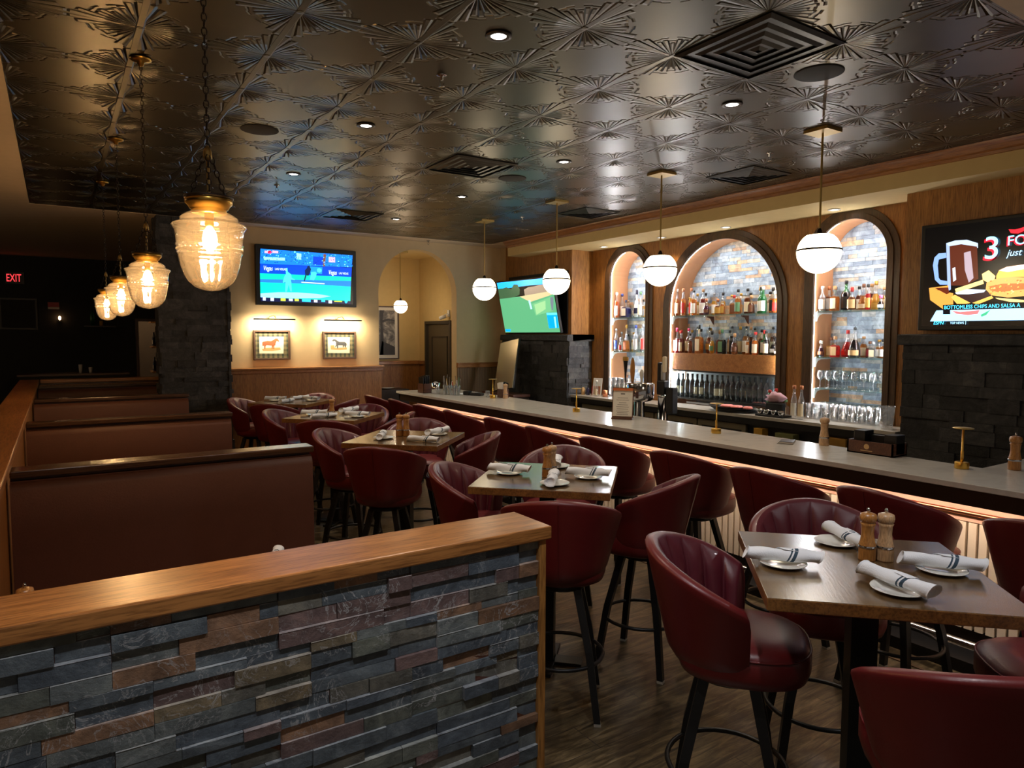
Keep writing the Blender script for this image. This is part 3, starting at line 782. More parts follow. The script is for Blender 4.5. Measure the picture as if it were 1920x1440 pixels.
# ---- recess behind the archway
YB, XB = 10.73, 5.19
mb = MB()
mb.add([(2.6, YB, 0), (XB, YB, 0), (XB, YB, 3.15), (2.6, YB, 3.15)], [(0, 1, 2, 3)], 'plaster_yellow')
DY0, DY1, DZ = 9.64, 10.45, 2.05
for a, b2, lo, hi in ((YW + 0.16, DY0, 0, 3.15), (DY1, YB, 0, 3.15), (DY0, DY1, DZ, 3.15)):
    mb.add([(XB, a, lo), (XB, b2, lo), (XB, b2, hi), (XB, a, hi)], [(0, 1, 2, 3)], 'plaster_yellow')
mb.add([(2.6, YW + 0.16, 3.15), (XB, YW + 0.16, 3.15), (XB, YB, 3.15), (2.6, YB, 3.15)], [(0, 1, 2, 3)], 'plaster_yellow')
mb.add([(2.6, YW + 0.16, 0), (2.6, YB, 0), (2.6, YB, 3.15), (2.6, YW + 0.16, 3.15)], [(0, 1, 2, 3)], 'plaster_yellow')
struct(mb.build('wall_recess'), 'yellow plaster walls of the recess behind the archway')
mb = MB()
mb.box((2.6, YB - 0.02, 0), (XB, YB, 1.38), 'wainscot'); mb.box((XB - 0.02, DY1 + 0.05, 0), (XB, YB - 0.02, 1.38), 'wainscot')
struct(mb.build('wall_recess_wainscot'))
mb = MB()
mb.box((2.6, YB - 0.05, 1.38), (XB, YB - 0.001, 1.44), 'oak_x'); mb.box((XB - 0.05, DY1 + 0.06, 1.38), (XB - 0.001, YB - 0.05, 1.44), 'oak_y')
struct(mb.build('trim_3', bevel=0.004))
dr = box_obj('door_1', (XB + 0.03, DY0, 0.01), (XB + 0.07, DY1, DZ), 'door_paint'); struct(dr, 'brown panelled door in the recess')
mb = MB()
for z0, z1 in ((0.2, 0.95), (1.1, 1.85)):
    y0, y1 = DY0 + 0.13, DY1 - 0.13
    for a, b2, lo, hi in ((y0, y1, z1 - .02, z1), (y0, y1, z0, z0 + .02), (y0, y0 + .02, z0, z1), (y1 - .02, y1, z0, z1)):
        mb.box((XB + 0.018, a, lo), (XB + 0.03, b2, hi), 'door_frame_paint')
mb.build('door_panel', dr)
mb = MB()
mb.box((XB - 0.02, DY0 - 0.05, 0), (XB + 0.04, DY0, DZ + 0.05), 'door_frame_paint'); mb.box((XB - 0.02, DY1, 0), (XB + 0.04, DY1 + 0.05, DZ + 0.05), 'door_frame_paint')
mb.box((XB - 0.02, DY0, DZ), (XB + 0.04, DY1, DZ + 0.05), 'door_frame_paint')
mb.build('door_frame', dr)

# ---- bar soffit, crown, wooden walls
mb = MB(); mb.box((5.66, -3.5, 3.04), (7.2, 8.70, CEIL), 'plaster_yellow')
struct(mb.build('wall_right_soffit'), 'beige soffit over the bar')
prof = [(5.665, 3.16), (5.65, 3.165), (5.645, 3.185), (5.625, 3.195), (5.605, 3.22), (5.58, 3.235), (5.575, 3.249), (5.665, 3.249)]
mb = MB(); mb.prism([(x, -3.5, z) for x, z in prof], (0, 12.21, 0), 'oak_mould')
struct(mb.build('trim_4'), 'oak crown moulding along the soffit')
XP, XA, XN = 5.95, 6.32, 6.64
mb = MB(); mb.box((XP, 7.53, 1.88), (7.2, 9.20, 3.04), 'oak_z'); mb.box((XP, 8.70, 3.04), (7.2, 9.20, CEIL - .005), 'oak_z')
struct(mb.build('wall_right'), 'oak pier above the far fireplace')
mb = MB(); mb.box((XP, -3.5, 1.88), (7.2, 3.06, 3.04), 'oak_z')
struct(mb.build('wall_right'), 'oak pier above the near fireplace')
A1 = (6.44, 7.15, 1.018, 2.62); A2 = (4.505, 6.05, 1.018, 2.19); A3 = (3.38, 4.12, 1.018, 2.605)
ARCHES = [A3, A2, A1]
mb = MB()
arch_face(mb, lambda s, z: (XA, s, z), 3.06, 7.53, 0, 3.04, ARCHES, 'oak_z')
struct(mb.build('wall_right'), 'oak wall with three arched niches')
for i, A in enumerate(ARCHES):
    mb = MB()
    arch_reveal(mb, lambda s, z, d: (d, s, z), A, XA, XN, 'niche_wood')
    struct(mb.build('wall_niche'))
    mb = MB()
    R = random.Random(20 + i)
    stone_rows(mb, lambda s, z, d: (XN - d * 0.5 - 0.002, s, z), A[0] - 0.02, A[1] + 0.02, 1.04, 3.05, PALE, [0.036, 0.05, 0.042], (0.09, 0.26), 0, 0.012, 'pale_slate', None, R)
    struct(mb.build('wall_niche_stone'), 'pale split slate at the back of an arched niche')
    # casing
    a, b2, sl, sp = A
    cw, out = (0.10, 0.035)
    mb = MB()
    lip = 0.010; sl = 1.055
    pin = [(a + lip, sl)] + arc_pts(a + lip, b2 - lip, sp, 28) + [(b2 - lip, sl)]
    pout = [(a - cw, sl)] + arc_pts(a - cw, b2 + cw, sp, 28) + [(b2 + cw, sl)]
    for k in range(len(pin) - 1):
        p, q, P_, Q_ = pin[k], pin[k + 1], pout[k], pout[k + 1]
        x0, x1, x2 = XA - 0.001, XA - out, XA - out * 0.6
        mid = lambda u, w_: ((u[0] + w_[0]) / 2, (u[1] + w_[1]) / 2)
        m1, m2 = mid(p, P_), mid(q, Q_)
        vs = [(x0, p[0], p[1]), (x0, q[0], q[1]), (x1, q[0], q[1]), (x1, p[0], p[1]), (x1, m1[0], m1[1]), (x1, m2[0], m2[1]), (x2, m1[0], m1[1]), (x2, m2[0], m2[1]), (x2, P_[0], P_[1]), (x2, Q_[0], Q_[1]), (x0, P_[0], P_[1]), (x0, Q_[0], Q_[1])]
        mb.add(vs, [(0, 1, 2, 3), (3, 2, 5, 4), (4, 5, 7, 6), (6, 7, 9, 8), (8, 9, 11, 10)], 'oak_dark_z')
    struct(mb.build('trim_%d' % (5 + i)), 'dark arched casing around a niche')
    # light strip hidden behind the casing edge
    mb = MB()
    e = 0.006
    p1 = [(a + e, sl + 0.02)] + arc_pts(a + e, b2 - e, sp, 28) + [(b2 - e, sl + 0.02)]
    for p, q in zip(p1, p1[1:]):
        mb.add([(XA + 0.006, p[0], p[1]), (XA + 0.006, q[0], q[1]), (XA + 0.0095, q[0], q[1]), (XA + 0.0095, p[0], p[1])], [(0, 1, 2, 3)], 'arch_strip')
    o = mb.build('light_strip')
    tag(o, 'white light strip around the inside of ' + ['the arched niche beside the food screen', 'the wide middle arched niche', 'the narrow arched niche farthest along the bar'][i], 'light strip')

# ---- dark left room beyond the booths
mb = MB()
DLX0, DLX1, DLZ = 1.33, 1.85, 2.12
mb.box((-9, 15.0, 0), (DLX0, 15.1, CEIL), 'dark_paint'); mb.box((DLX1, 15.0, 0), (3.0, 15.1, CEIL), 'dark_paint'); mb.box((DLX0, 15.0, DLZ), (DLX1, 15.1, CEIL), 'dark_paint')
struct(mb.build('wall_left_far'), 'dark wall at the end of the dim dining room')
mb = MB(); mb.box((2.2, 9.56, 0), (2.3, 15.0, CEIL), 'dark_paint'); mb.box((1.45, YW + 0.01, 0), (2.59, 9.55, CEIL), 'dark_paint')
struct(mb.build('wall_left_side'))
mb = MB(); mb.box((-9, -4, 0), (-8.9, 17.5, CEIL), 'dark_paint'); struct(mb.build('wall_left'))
mb = MB(); mb.box((DLX0 - 0.05, 14.93, 0), (DLX0, 15.0, DLZ + .05), 'frame_wood'); mb.box((DLX1, 14.93, 0), (DLX1 + .05, 15.0, DLZ + .05), 'frame_wood'); mb.box((DLX0, 14.93, DLZ), (DLX1, 15.0, DLZ + .05), 'frame_wood')
struct(mb.build('door_2'), 'open doorway to the wine store')
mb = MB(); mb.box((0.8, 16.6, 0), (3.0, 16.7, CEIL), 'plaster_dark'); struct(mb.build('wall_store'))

# ---- stone column between booths and the far wall
mb = MB(); R = random.Random(5)
mb.box((1.03, 9.03, 0), (1.79, 9.34, CEIL - 0.01), 'black_plastic')
stone_rows(mb, lambda s, z, d: (s, 9.03 - d, z), 1.02, 1.80, 0, CEIL - .01, COAL, [0.05, 0.07, 0.09], (0.1, 0.34), 0, 0.03, 'dark_stone', None, R)
stone_rows(mb, lambda s, z, d: (1.79 + d, s, z), 9.0, 9.34, 0, CEIL - .01, COAL, [0.05, 0.07, 0.09], (0.1, 0.3), 0, 0.03, 'dark_stone', None, R)
stone_rows(mb, lambda s, z, d: (1.03 - d, s, z), 9.0, 9.34, 0, CEIL - .01, COAL, [0.05, 0.07, 0.09], (0.1, 0.3), 0, 0.03, 'dark_stone', None, R)
struct(mb.build('wall_column'), 'dark split stone column')

# ================================================================ FIREPLACES
def fireplace(y0, y1, label, side=True, seed=1):
    e = empty('fireplace', (XP, (y0 + y1) / 2, 0)); tag(e, label, 'fireplace')
    R = random.Random(seed); yc = (y0 + y1) / 2
    mb = MB(); mb.box((5.90 - XP, y0 - yc + .02, 0), (1.2, y1 - yc - .0, 1.79), 'black_plastic')
    stone_rows(mb, lambda s, z, d: (-0.05 - d, s - yc, z), y0, y1, 0, 1.79, COAL, [0.06, 0.085, 0.11], (0.12, 0.4), 0, 0.028, 'dark_stone', None, R)
    mb.build('stone_front', e)
    if side:
        mb = MB()
        stone_rows(mb, lambda s, z, d: (s - XP, y0 - yc + 0.0 - d, z), 5.90, 6.30, 0, 1.79, [(0.10, 0.10, 0.105), (0.07, 0.07, 0.075), (0.13, 0.13, 0.13)], [0.05, 0.07, 0.09], (0.1, 0.3), 0, 0.028, 'dark_stone', None, R)  # side stones coloured lighter than the front, for the light from the arches
        mb.build('stone_side', e)
    mb = MB()
    n = 24
    rows = []
    X1 = (6.30 if side else 5.949)
    ya, yb2 = y0 - yc - 0.05, y1 - yc + (0.0 if side else 0.03)
    def ring(z, g):
        return [(5.84 - XP + g + R.uniform(-.006, .006), ya + (yb2 - ya) * i / n, z) for i in range(n + 1)]
    r1, r2, r3, r4 = ring(1.79, 0.02), ring(1.80, 0), ring(1.865, 0), ring(1.878, 0.015)
    back = [(1.2, p[1], 1.878) for p in r1]
    backb = [(0.0, p[1], 1.79) for p in r1]
    mb.grid([backb, r1, r2, r3, r4, back], 'dark_stone', False)
    mb.add([backb[0], r1[0], r2[0], r3[0], r4[0], back[0]], [(0, 1, 2, 3, 4, 5)], 'dark_stone')
    mb.add([backb[-1], r1[-1], r2[-1], r3[-1], r4[-1], back[-1]], [(0, 1, 2, 3, 4, 5)], 'dark_stone')
    if side: mb.box((-0.01, ya, 1.79), (0.369, ya + 0.13, 1.878), 'dark_stone')
    mb.c = [(0.06, 0.06, 0.062, 1)] * len(mb.f)
    mb.build('mantel', e)
    return e
fireplace(7.53, 9.19, 'dark stone fireplace under the golf screen', True, 3)
fireplace(-3.4, 3.01, 'black stone fireplace under the food advert screen', False, 4)

# ================================================================ HALF WALLS AROUND THE BOOTHS
# near one, faced with split slate
HX0, HX1, HY0, HY1 = -2.2, 1.60, 2.19, 2.41
e = empty('half_wall', (0, 2.3, 0)); tag(e, 'low wall faced with split slate, nearest the camera, under a wide oak ledge', 'half wall')
mb = MB(); R = random.Random(11)
mb.box((HX0, HY0 + .012 - 2.3, 0), (HX1 - .02, HY1 - 2.3, 1.045), 'walnut')
mb.build('core_panel', e)
mb = MB()
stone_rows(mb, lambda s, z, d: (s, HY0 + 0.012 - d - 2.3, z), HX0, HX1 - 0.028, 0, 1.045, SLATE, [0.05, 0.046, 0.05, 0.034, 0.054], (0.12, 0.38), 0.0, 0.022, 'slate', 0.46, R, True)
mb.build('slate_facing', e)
mb = MB(); mb.box((HX0, 2.165 - 2.3, 1.046), (HX1 + 0.022, 2.435 - 2.3, 1.10), 'oak_x')
mb.build('ledge', e, bevel=0.006)
mb = MB(); mb.box((HX1 - 0.028, HY0 - 0.012 - 2.3, 0), (HX1 + 0.004, HY1 + .005 - 2.3, 1.046), 'oak_z')
mb.build('end_post', e, bevel=0.004)
# left one along the booths
e = empty('half_wall', (-0.3, 6.5, 0)); tag(e, 'long oak topped half wall along the left ends of the booths', 'half wall')
mb = MB(); mb.box((-0.06, 2.45 - 6.5, 0), (0.08, 4.14, 1.235), 'wainscot'); mb.build('panel', e)
mb = MB(); mb.box((-0.10, 2.45 - 6.5, 1.236), (0.11, 4.28, 1.28), 'oak_y'); mb.build('ledge', e, bevel=0.006)
# end one
e = empty('half_wall', (0.5, 10.7, 0)); tag(e, 'oak ledge half wall closing the booth row beside the stone column', 'half wall')
mb = MB(); mb.box((-0.69, 0.0, 0), (0.76, 0.12, 1.21), 'wainscot'); mb.build('panel', e)
mb = MB(); mb.box((-0.68, -0.04, 1.236), (0.77, 0.16, 1.28), 'oak_x'); mb.box((-0.685, -0.02, 1.212), (0.765, 0.14, 1.235), 'rail_dark'); mb.build('ledge', e, bevel=0.005)

# ================================================================ BOOTH BENCHES
def booth(y, right, top, label, back=True):
    e = empty('booth_bench', (0.5, y, 0)); tag(e, label, 'booth bench', 'brown leather booth benches')
    L0, L1 = -0.205 - 0.5, right - 0.5
    n = 12
    # padded backrest: slightly bulging front
    mb = MB(); rows = []
    prof = [(0.0, 0.42), (-0.03, 0.46), (-0.038, 0.6), (-0.035, 0.9), (-0.028, top - .10), (-0.012, top - .062), (0.02, top - .05)]
    for dy, z in prof: rows.append([(L0 + (L1 - L0) * i / n, dy, z) for i in range(n + 1)])
    mb.grid(rows, 'leather_brown')
    mb.box((L0, 0.0, 0.3), (L1, 0.03, top - .052), 'leather_brown')
    mb.build('backrest', e)
    mb = MB(); mb.box((L0, 0.03, 0), (L1, 0.11, top - 0.035), 'walnut'); mb.build('frame_panel', e)
    mb = MB(); mb.box((L0, -0.022, top - 0.035), (L1 + 0.012, 0.125, top), 'rail_dark'); mb.build('top_rail', e, bevel=0.006)
    mb = MB(); mb.box((L0, -0.50, 0.36), (L1, -0.03, 0.47), 'leather_brown'); mb.build('seat', e, bevel=0.03)
    mb = MB(); mb.box((L0, -0.44, 0), (L1, -0.03, 0.36), 'walnut'); mb.build('seat_base', e)
    return e
booth(4.02, 1.235, 1.205, 'brown leather booth bench back with bright top rail, nearest the slate faced wall')
booth(6.21, 1.225, 1.20, 'brown leather booth bench back, second in the row from the slate faced wall')
booth(8.47, 1.225, 1.20, 'brown leather booth bench back in front of the stone column')
booth(10.66, 1.24, 1.20, 'brown leather booth bench back below the oak ledge at the far end')

def booth_table(y, label):
    e = empty('booth_table', (0.45, y, 0)); tag(e, label, 'table', 'booth tables')
    mb = MB(); mb.box((-0.6, -0.36, 0.72), (0.6, 0.36, 0.76), 'table_wood'); mb.build('tabletop', e, bevel=0.004)
    mb = MB(); mb.lathe([(0.04, 0.03), (0.04, 0.72)], 'black_metal', 12); mb.box((-0.25, -0.25, 0), (0.25, 0.25, 0.03), 'black_metal'); mb.build('pedestal', e)
booth_table(3.13, 'wooden booth table just behind the slate faced wall')
booth_table(5.25, 'wooden booth table in the second booth')
booth_table(7.45, 'wooden booth table in the third booth')
# ================================================================ BARREL STOOLS
def make_stool():
    e = empty('barrel_stool')
    # back shell, open towards +x
    T = 1.90; N = 120
    def ztop(c):
        if c < 0.93: return 1.10 - 0.15 * (c / 0.93) ** 1.7
        q = (c - 0.93) / 0.07
        return 0.95 - 0.16 * (1 - math.sqrt(max(0, 1 - q * q)))
    def rout(t):      # t: 0 bottom .. 1 top(1.10)
        r = 0.205 + 0.108 * t
        if t < 0.2: r -= 0.045 * (1 - t / 0.2) ** 2
        return r
    outer, inner, rim = [], [], []
    def P(r, th, z, lean):
        k = max(0.0, (z - 0.70) / 0.40) * (th / T) ** 2
        return (-r * math.cos(th) * 0.96 - 0.012, r * math.sin(th) * (1.03 + 0.06 * k), z)
    NV = 12; cols = []
    for i in range(N + 1):
        th = -T + 2 * T * i / N; c = abs(th) / T
        zt = ztop(c); zb = 0.655
        edge = min(1.0, (1 - c) / 0.05)
        th_k = 0.052 * max(0.12, math.sqrt(max(0, 1 - (1 - edge) ** 2)))
        col = []
        for j in range(NV + 1):
            z = zb + (zt - 0.012 - zb) * j / NV
            t = (z - 0.655) / 0.445
            col.append(P(rout(t), th, z, 0.0))
        tt = (zt - 0.655) / 0.445
        ro = rout(tt)
        for k in range(1, 5):
            a = PI * k / 5
            col.append(P(ro - th_k / 2 + th_k / 2 * math.cos(a), th, zt - 0.012 + 0.016 * math.sin(a), 0.0))
        fl = abs(math.sin(th * 10 / (2 * T) * PI + PI / 2 * 0)) if c < 0.97 else 0
        for j in range(9):
            z = (zt - 0.012) + (0.74 - (zt - 0.012)) * j / 8
            t = (z - 0.655) / 0.445
            d = 0.026 * (fl ** 0.5) * min(1, j / 1.5) * edge
            col.append(P(rout(max(0, t)) - th_k - d, th, z, 0.0))
        cols.append(col)
    no = NV + 3
    nmid = NV + 1 + 2
    mb = MB(); mb.grid([c[:nmid + 1] for c in cols], 'leather')
    mb.add([], [], 'leather')
    for cc in (cols[0], cols[-1]):
        mb.add(cc, [tuple(range(len(cc)))], 'leather')
    shell = mb.build('backrest', e)
    # seam down the outside
    sp = []
    for j in range(1, NV + 1):
        q = cols[N // 2][j]; sp.append((q[0] - 0.0015, 0.0, q[2]))
    MB().tube(sp, 0.0022, 'leather', 5).build('seam', shell)
    mb = MB(); mb.grid([c[nmid:] for c in cols], 'leather_inner'); mb.build('tufted_lining', e)
    # seat cushion
    def ring(a, b, z, off):
        out = []
        for k in range(36):
            t = 2 * PI * k / 36; ct, st = math.cos(t), math.sin(t)
            p = 0.72
            out.append((off + a * math.copysign(abs(ct) ** p, ct), b * math.copysign(abs(st) ** p, st), z))
        return out
    mb = MB()
    rings = [ring(a, b, z, 0.045) for a, b, z in ((0.06, 0.06, 0.650), (0.19, 0.185, 0.650), (0.222, 0.215, 0.668), (0.232, 0.225, 0.70), (0.232, 0.225, 0.745), (0.224, 0.217, 0.772), (0.20, 0.195, 0.788), (0.12, 0.12, 0.796), (0.0, 0.0, 0.798))]
    mb.grid([r + [r[0]] for r in rings], 'leather'); seat = mb.build('seat', e)
    q = ring(0.229, 0.222, 0.766, 0.045); MB().tube(q, 0.004, 'leather', 5, True).build('piping', seat)
    MB().lathe([(0.12, 0.615), (0.13, 0.62), (0.13, 0.65)], 'black_metal', 20).build('swivel_plate', e)
    for sx, sy in ((1, 1), (1, -1), (-1, 1), (-1, -1)):
        mb = MB()
        def sq(x, y, z, w):
            return [(x - w, y - w, z), (x + w, y - w, z), (x + w, y + w, z), (x - w, y + w, z)]
        a = sq(sx * 0.085, sy * 0.085, 0.625, 0.019); b = sq(sx * 0.145, sy * 0.145, 0.34, 0.0175); c = sq(sx * 0.188, sy * 0.188, 0.012, 0.016)
        mb.hexa(b + a, 'black_metal'); mb.hexa(c + b, 'black_metal')
        leg = mb.build('leg', e)
        MB().hexa(sq(sx * 0.189, sy * 0.189, 0.0, 0.017) + sq(sx * 0.188, sy * 0.188, 0.013, 0.017), 'glide_plastic').build('foot_glide', leg)
    pts = [(0.215 * math.cos(2 * PI * k / 32), 0.215 * math.sin(2 * PI * k / 32), 0.27) for k in range(32)]
    MB().tube(pts, 0.010, 'black_metal', 7, True).build('footrest_ring', e)
    return e
stool0 = make_stool(); index_kids(stool0)
used = [False]
def place_stool(x, y, rz, label, group):
    if not used[0]:
        o = stool0; o.location = (x, y, 0); o.rotation_euler = (0, 0, rz); used[0] = True
    else:
        o = copy_tree(stool0, (x, y, 0), rz)
    tag(o, label, 'stool', group)
    return o

# ================================================================ HIGH TABLES
def make_table(mats=('table_wood', 'table_edge')):
    e = empty('high_table')
    s = 0.368
    mb = MB(); mb.box((-s, -s, 1.030), (s, s, 1.07), 'table_wood')
    mb.m = [0, 0, 1, 1, 1, 1]; mb.slots = ['table_wood', 'table_edge']
    mb.build('tabletop', e, bevel=0.003)
    MB().box((-0.16, -0.16, 1.012), (0.16, 0.16, 1.029), 'black_metal').build('mounting_plate', e)
    MB().box((-0.042, -0.042, 0.02), (0.042, 0.042, 1.012), 'black_metal').build('pedestal', e)
    mb = MB(); mb.box((-0.20, -0.05, 0.0), (0.20, 0.05, 0.02), 'black_metal'); mb.box((-0.05, -0.20, 0.0), (0.05, 0.20, 0.02), 'black_metal')
    mb.build('cross_base', e, bevel=0.003)
    return e
TABLES = [(2.275, 1.265), (2.285, 3.09), (2.24, 4.88), (2.28, 6.62), (2.36, 8.36)]
TN = ['the nearest high table', 'the second high table from the camera', 'the middle high table', 'the second farthest high table', 'the farthest high table']
TLAB = ['dark wooden high table closest to the camera, turned cornerwise, with two mills', 'wooden high table with bright thick edge, second from the camera',
        'wooden high table reflecting the picture lights, middle of the row', 'wooden high table crowded with four napkin rolls and one mill, second farthest', 'farthest wooden high table, in front of the two horse prints']
tab0 = make_table(); index_kids(tab0)
for i, (x, y) in enumerate(TABLES):
    o = tab0 if i == 0 else copy_tree(tab0)
    o.location = (x, y, 0); o.rotation_euler = (0, 0, PI / 4)
    tag(o, TLAB[i], 'table', 'square high tables in a row')
GR = 'burgundy barrel stools around the high tables'
SPOTS = {(0, 0): (1.97, 0.80, 50), (0, 1): (2.03, 1.62, -50), (0, 2): (2.70, 1.68, -135), (0, 3): (2.75, 0.80, 135),
         (1, 0): (2.07, 2.69, 50), (1, 1): (2.05, 3.43, -48), (1, 2): (2.73, 3.56, -135), (1, 3): (2.74, 2.80, 114),
         (2, 0): (1.96, 4.60, 48), (2, 1): (1.96, 5.30, -48), (2, 2): (2.64, 5.50, -120), (2, 3): (2.64, 4.72, 150),
         (3, 0): (2.12, 6.30, 55), (3, 1): (2.00, 7.06, -45), (3, 2): (2.70, 7.04, -130), (3, 3): (2.71, 6.42, 145),
         (4, 0): (2.10, 8.05, 50), (4, 1): (1.98, 8.66, -40), (4, 2): (2.72, 8.80, -130), (4, 3): (2.78, 8.12, 135)}
for i in range(5):
    for k in range(4):
        x, y, hd = SPOTS[(i, k)]
        side = ['near booth', 'far booth', 'far bar', 'near bar'][k]
        place_stool(x, y, math.radians(hd), 'burgundy barrel stool at the %s side of %s' % (side, TN[i]), GR)
BARY = [1.12, 1.83, 2.50, 3.21, 3.97, 4.68, 5.43, 6.20, 6.93, 7.68, 8.36]
BL = ['nearest the camera', 'second from the camera', 'third from the camera', 'fourth from the camera', 'fifth from the camera', 'sixth from the camera', 'seventh from the camera', 'eighth from the camera', 'third from the archway end', 'second from the archway end', 'closest to the archway']
for i, y in enumerate(BARY):
    place_stool(3.61 + 0.02 * math.sin(i * 2.3), y, math.radians([3, -6, -2, 6, 4, -5, 3, -4, 5, -3, 2][i]), 'burgundy barrel stool pulled up to the lit bar front, ' + BL[i], 'burgundy barrel stools along the bar')

# ================================================================ PLACE SETTINGS AND MILLS
def make_plate():
    prof = [(0.0, 0.003), (0.045, 0.003), (0.05, 0.005), (0.074, 0.012), (0.078, 0.0135), (0.079, 0.011), (0.052, 0.001), (0.045, 0.0), (0.0, 0.0)]
    return MB().lathe(prof, 'porcelain', 32)
def napkin_mb(seed):
    R = random.Random(seed); L = 0.122; n = 44; seg = 14
    mb = MB(); rows = []; mats = []
    ph = R.uniform(0, 6)
    for i in range(n + 1):
        s = -L + 2 * L * i / n
        r = 0.023 + 0.0025 * math.sin(i * 0.3 + ph) + (0.003 if i in (0, n) else 0)
        row = []
        for k in range(seg):
            a = 2 * PI * k / seg
            rr = r * (1 + 0.06 * math.sin(3 * a + i * 0.15 + ph))
            row.append((s + 0.010 * math.sin(a), rr * math.cos(a) * 1.12, max(0.0, 0.021 + rr * math.sin(a) * 0.9)))
        rows.append(row)
    for i in range(n):
        st = i in (25, 27, 28)
        mb.grid([rows[i] + [rows[i][0]], rows[i + 1] + [rows[i + 1][0]]], 'linen_stripe' if st else 'linen')
    for rw, inw in ((rows[0], 0.02), (rows[-1], -0.02)):
        c = (rw[0][0] + inw, 0, 0.021)
        inner = [(p[0] + inw * 0.6, p[1] * 0.55, 0.021 + (p[2] - 0.021) * 0.55) for p in rw]
        mb.grid([rw + [rw[0]], [(p[0], p[1] * .85, 0.021 + (p[2] - .021) * .85) for p in rw] + [(rw[0][0], rw[0][1] * .85, 0.021 + (rw[0][2] - .021) * .85)], inner + [inner[0]]], 'linen')
        mb.add(inner, [tuple(range(len(inner)))], 'linen')
    # loose folded flap
    mb.grid([[(-0.03, 0.026, 0.03), (0.03, 0.027, 0.028), (0.075, 0.026, 0.024)], [(-0.015, 0.012, 0.0425), (0.03, 0.012, 0.0425), (0.06, 0.012, 0.041)], [(0.0, -0.012, 0.0435), (0.025, -0.014, 0.042), (0.045, -0.016, 0.040)]], 'linen')
    return mb
plate0 = None; nap_meshes = []
SETT = [  # table index, napkin x, y, heading, on plate, plate dx dy
    (0, 2.058, 1.427, -48, 1, 0.0, 0.0), (0, 2.474, 1.447, -118, 1, -0.03, 0.02), (0, 2.445, 1.096, -53, 1, 0, 0), (0, 2.147, 1.088, -100, 1, -0.01, -0.01),
    (1, 2.13, 3.255, -52, 1, 0, 0), (1, 2.167, 2.895, 48, 1, 0.01, -0.01), (1, 2.436, 2.921, -50, 1, 0, 0), (1, 2.48, 3.27, -130, 1, 0, 0),
    (2, 2.035, 4.876, 60, 1, 0.03, 0.03), (2, 2.50, 4.86, 25, 1, 0.0, 0), (2, 2.25, 4.60, -50, 0, 0, 0),
    (3, 2.10, 6.72, -25, 1, 0, 0), (3, 2.12, 6.48, 0, 0, 0, 0), (3, 2.48, 6.78, 30, 1, 0, 0), (3, 2.41, 6.36, -45, 1, 0, 0),
    (4, 2.18, 8.46, -32, 1, 0, 0), (4, 2.24, 8.20, 40, 0, 0, 0), (4, 2.50, 8.56, 23, 0, 0, 0), (4, 2.55, 8.26, -60, 1, 0, 0)]
cnt = {}
pos_words = {0: ['on the booth side', 'behind the mills', 'on the bar side', 'in front of the mills'],
             1: ['on the booth side', 'in front of the mills', 'toward the bar side', 'behind the mills'],
             2: ['beside the mills', 'at the bar side', 'at the near edge'],
             3: ['at the booth corner behind', 'at the booth corner in front', 'at the bar corner', 'at the near bar side'],
             4: ['at the booth side', 'nearest the camera', 'toward the prints', 'at the bar side']}
for i, (t, x, y, hd, onp, pdx, pdy) in enumerate(SETT):
    k = cnt.get(t, 0); cnt[t] = k + 1
    where = TN[t].replace(' from the camera', '')
    if onp:
        if plate0 is None:
            plate0 = make_plate().build('side_plate', loc=(x + pdx, y + pdy, 1.0705)); p = plate0
        else:
            p = plate0.copy(); COL.objects.link(p); p.location = (x + pdx, y + pdy, 1.0705)
        tag(p, 'white side plate %s, %s' % (pos_words[t][k], where), 'plate', 'white side plates on the high tables')
    if len(nap_meshes) < 4:
        n = napkin_mb(i).build('rolled_napkin'); nap_meshes.append(n.data)
    else:
        n = bpy.data.objects.new('rolled_napkin', nap_meshes[i % 4]); COL.objects.link(n)
    n.location = (x, y, 1.072 + (0.013 if onp else 0)); n.rotation_euler = (0, 0, math.radians(hd))
    tag(n, 'rolled white napkin %s, %s' % (pos_words[t][k], where), 'napkin', 'rolled napkins on the high tables')

def make_mill(wood_, name='pepper_mill', h=0.165):
    k = h / 0.165
    prof = [(0.026, 0), (0.027, 0.004), (0.026, 0.04), (0.0265, 0.042), (0.0265, 0.050), (0.0225, 0.065), (0.019, 0.09), (0.0205, 0.115), (0.024, 0.124), (0.0185, 0.127), (0.0245, 0.131), (0.0265, 0.142), (0.024, 0.154), (0.012, 0.159), (0.0, 0.160)]
    mb = MB().lathe([(r * k, z * k) for r, z in prof], wood_, 20)
    o = mb.build(name)
    MB().lathe([(0.027 * k, 0.0418 * k), (0.0274 * k, 0.043 * k), (0.0274 * k, 0.049 * k), (0.027 * k, 0.0505 * k)], 'chrome', 20, caps=False).build('metal_band', o)
    MB().lathe([(0.003, 0.159 * k), (0.0055, 0.163 * k), (0.006, 0.168 * k), (0.0035, 0.174 * k), (0, 0.175 * k)], 'chrome', 12).build('top_knob', o)
    return o
MIL = [(2.356, 1.300, 'mill_wood', 0, 'dark turned wooden mill beside the pale one'), (2.402, 1.262, 'mill_pale', 0, 'pale turned wooden mill beside the darker one'),
       (2.262, 3.07, 'mill_wood', 1, 'orange wooden mill in front of the paler one'), (2.318, 3.10, 'mill_pale', 1, 'paler wooden mill behind the orange one'),
       (2.225, 4.97, 'mill_wood', 2, 'wooden mill on the booth side of the pair'), (2.27, 4.94, 'mill_wood', 2, 'wooden mill on the bar side of the pair'),
       (2.217, 6.53, 'mill_wood', 3, 'single wooden mill among napkins')]
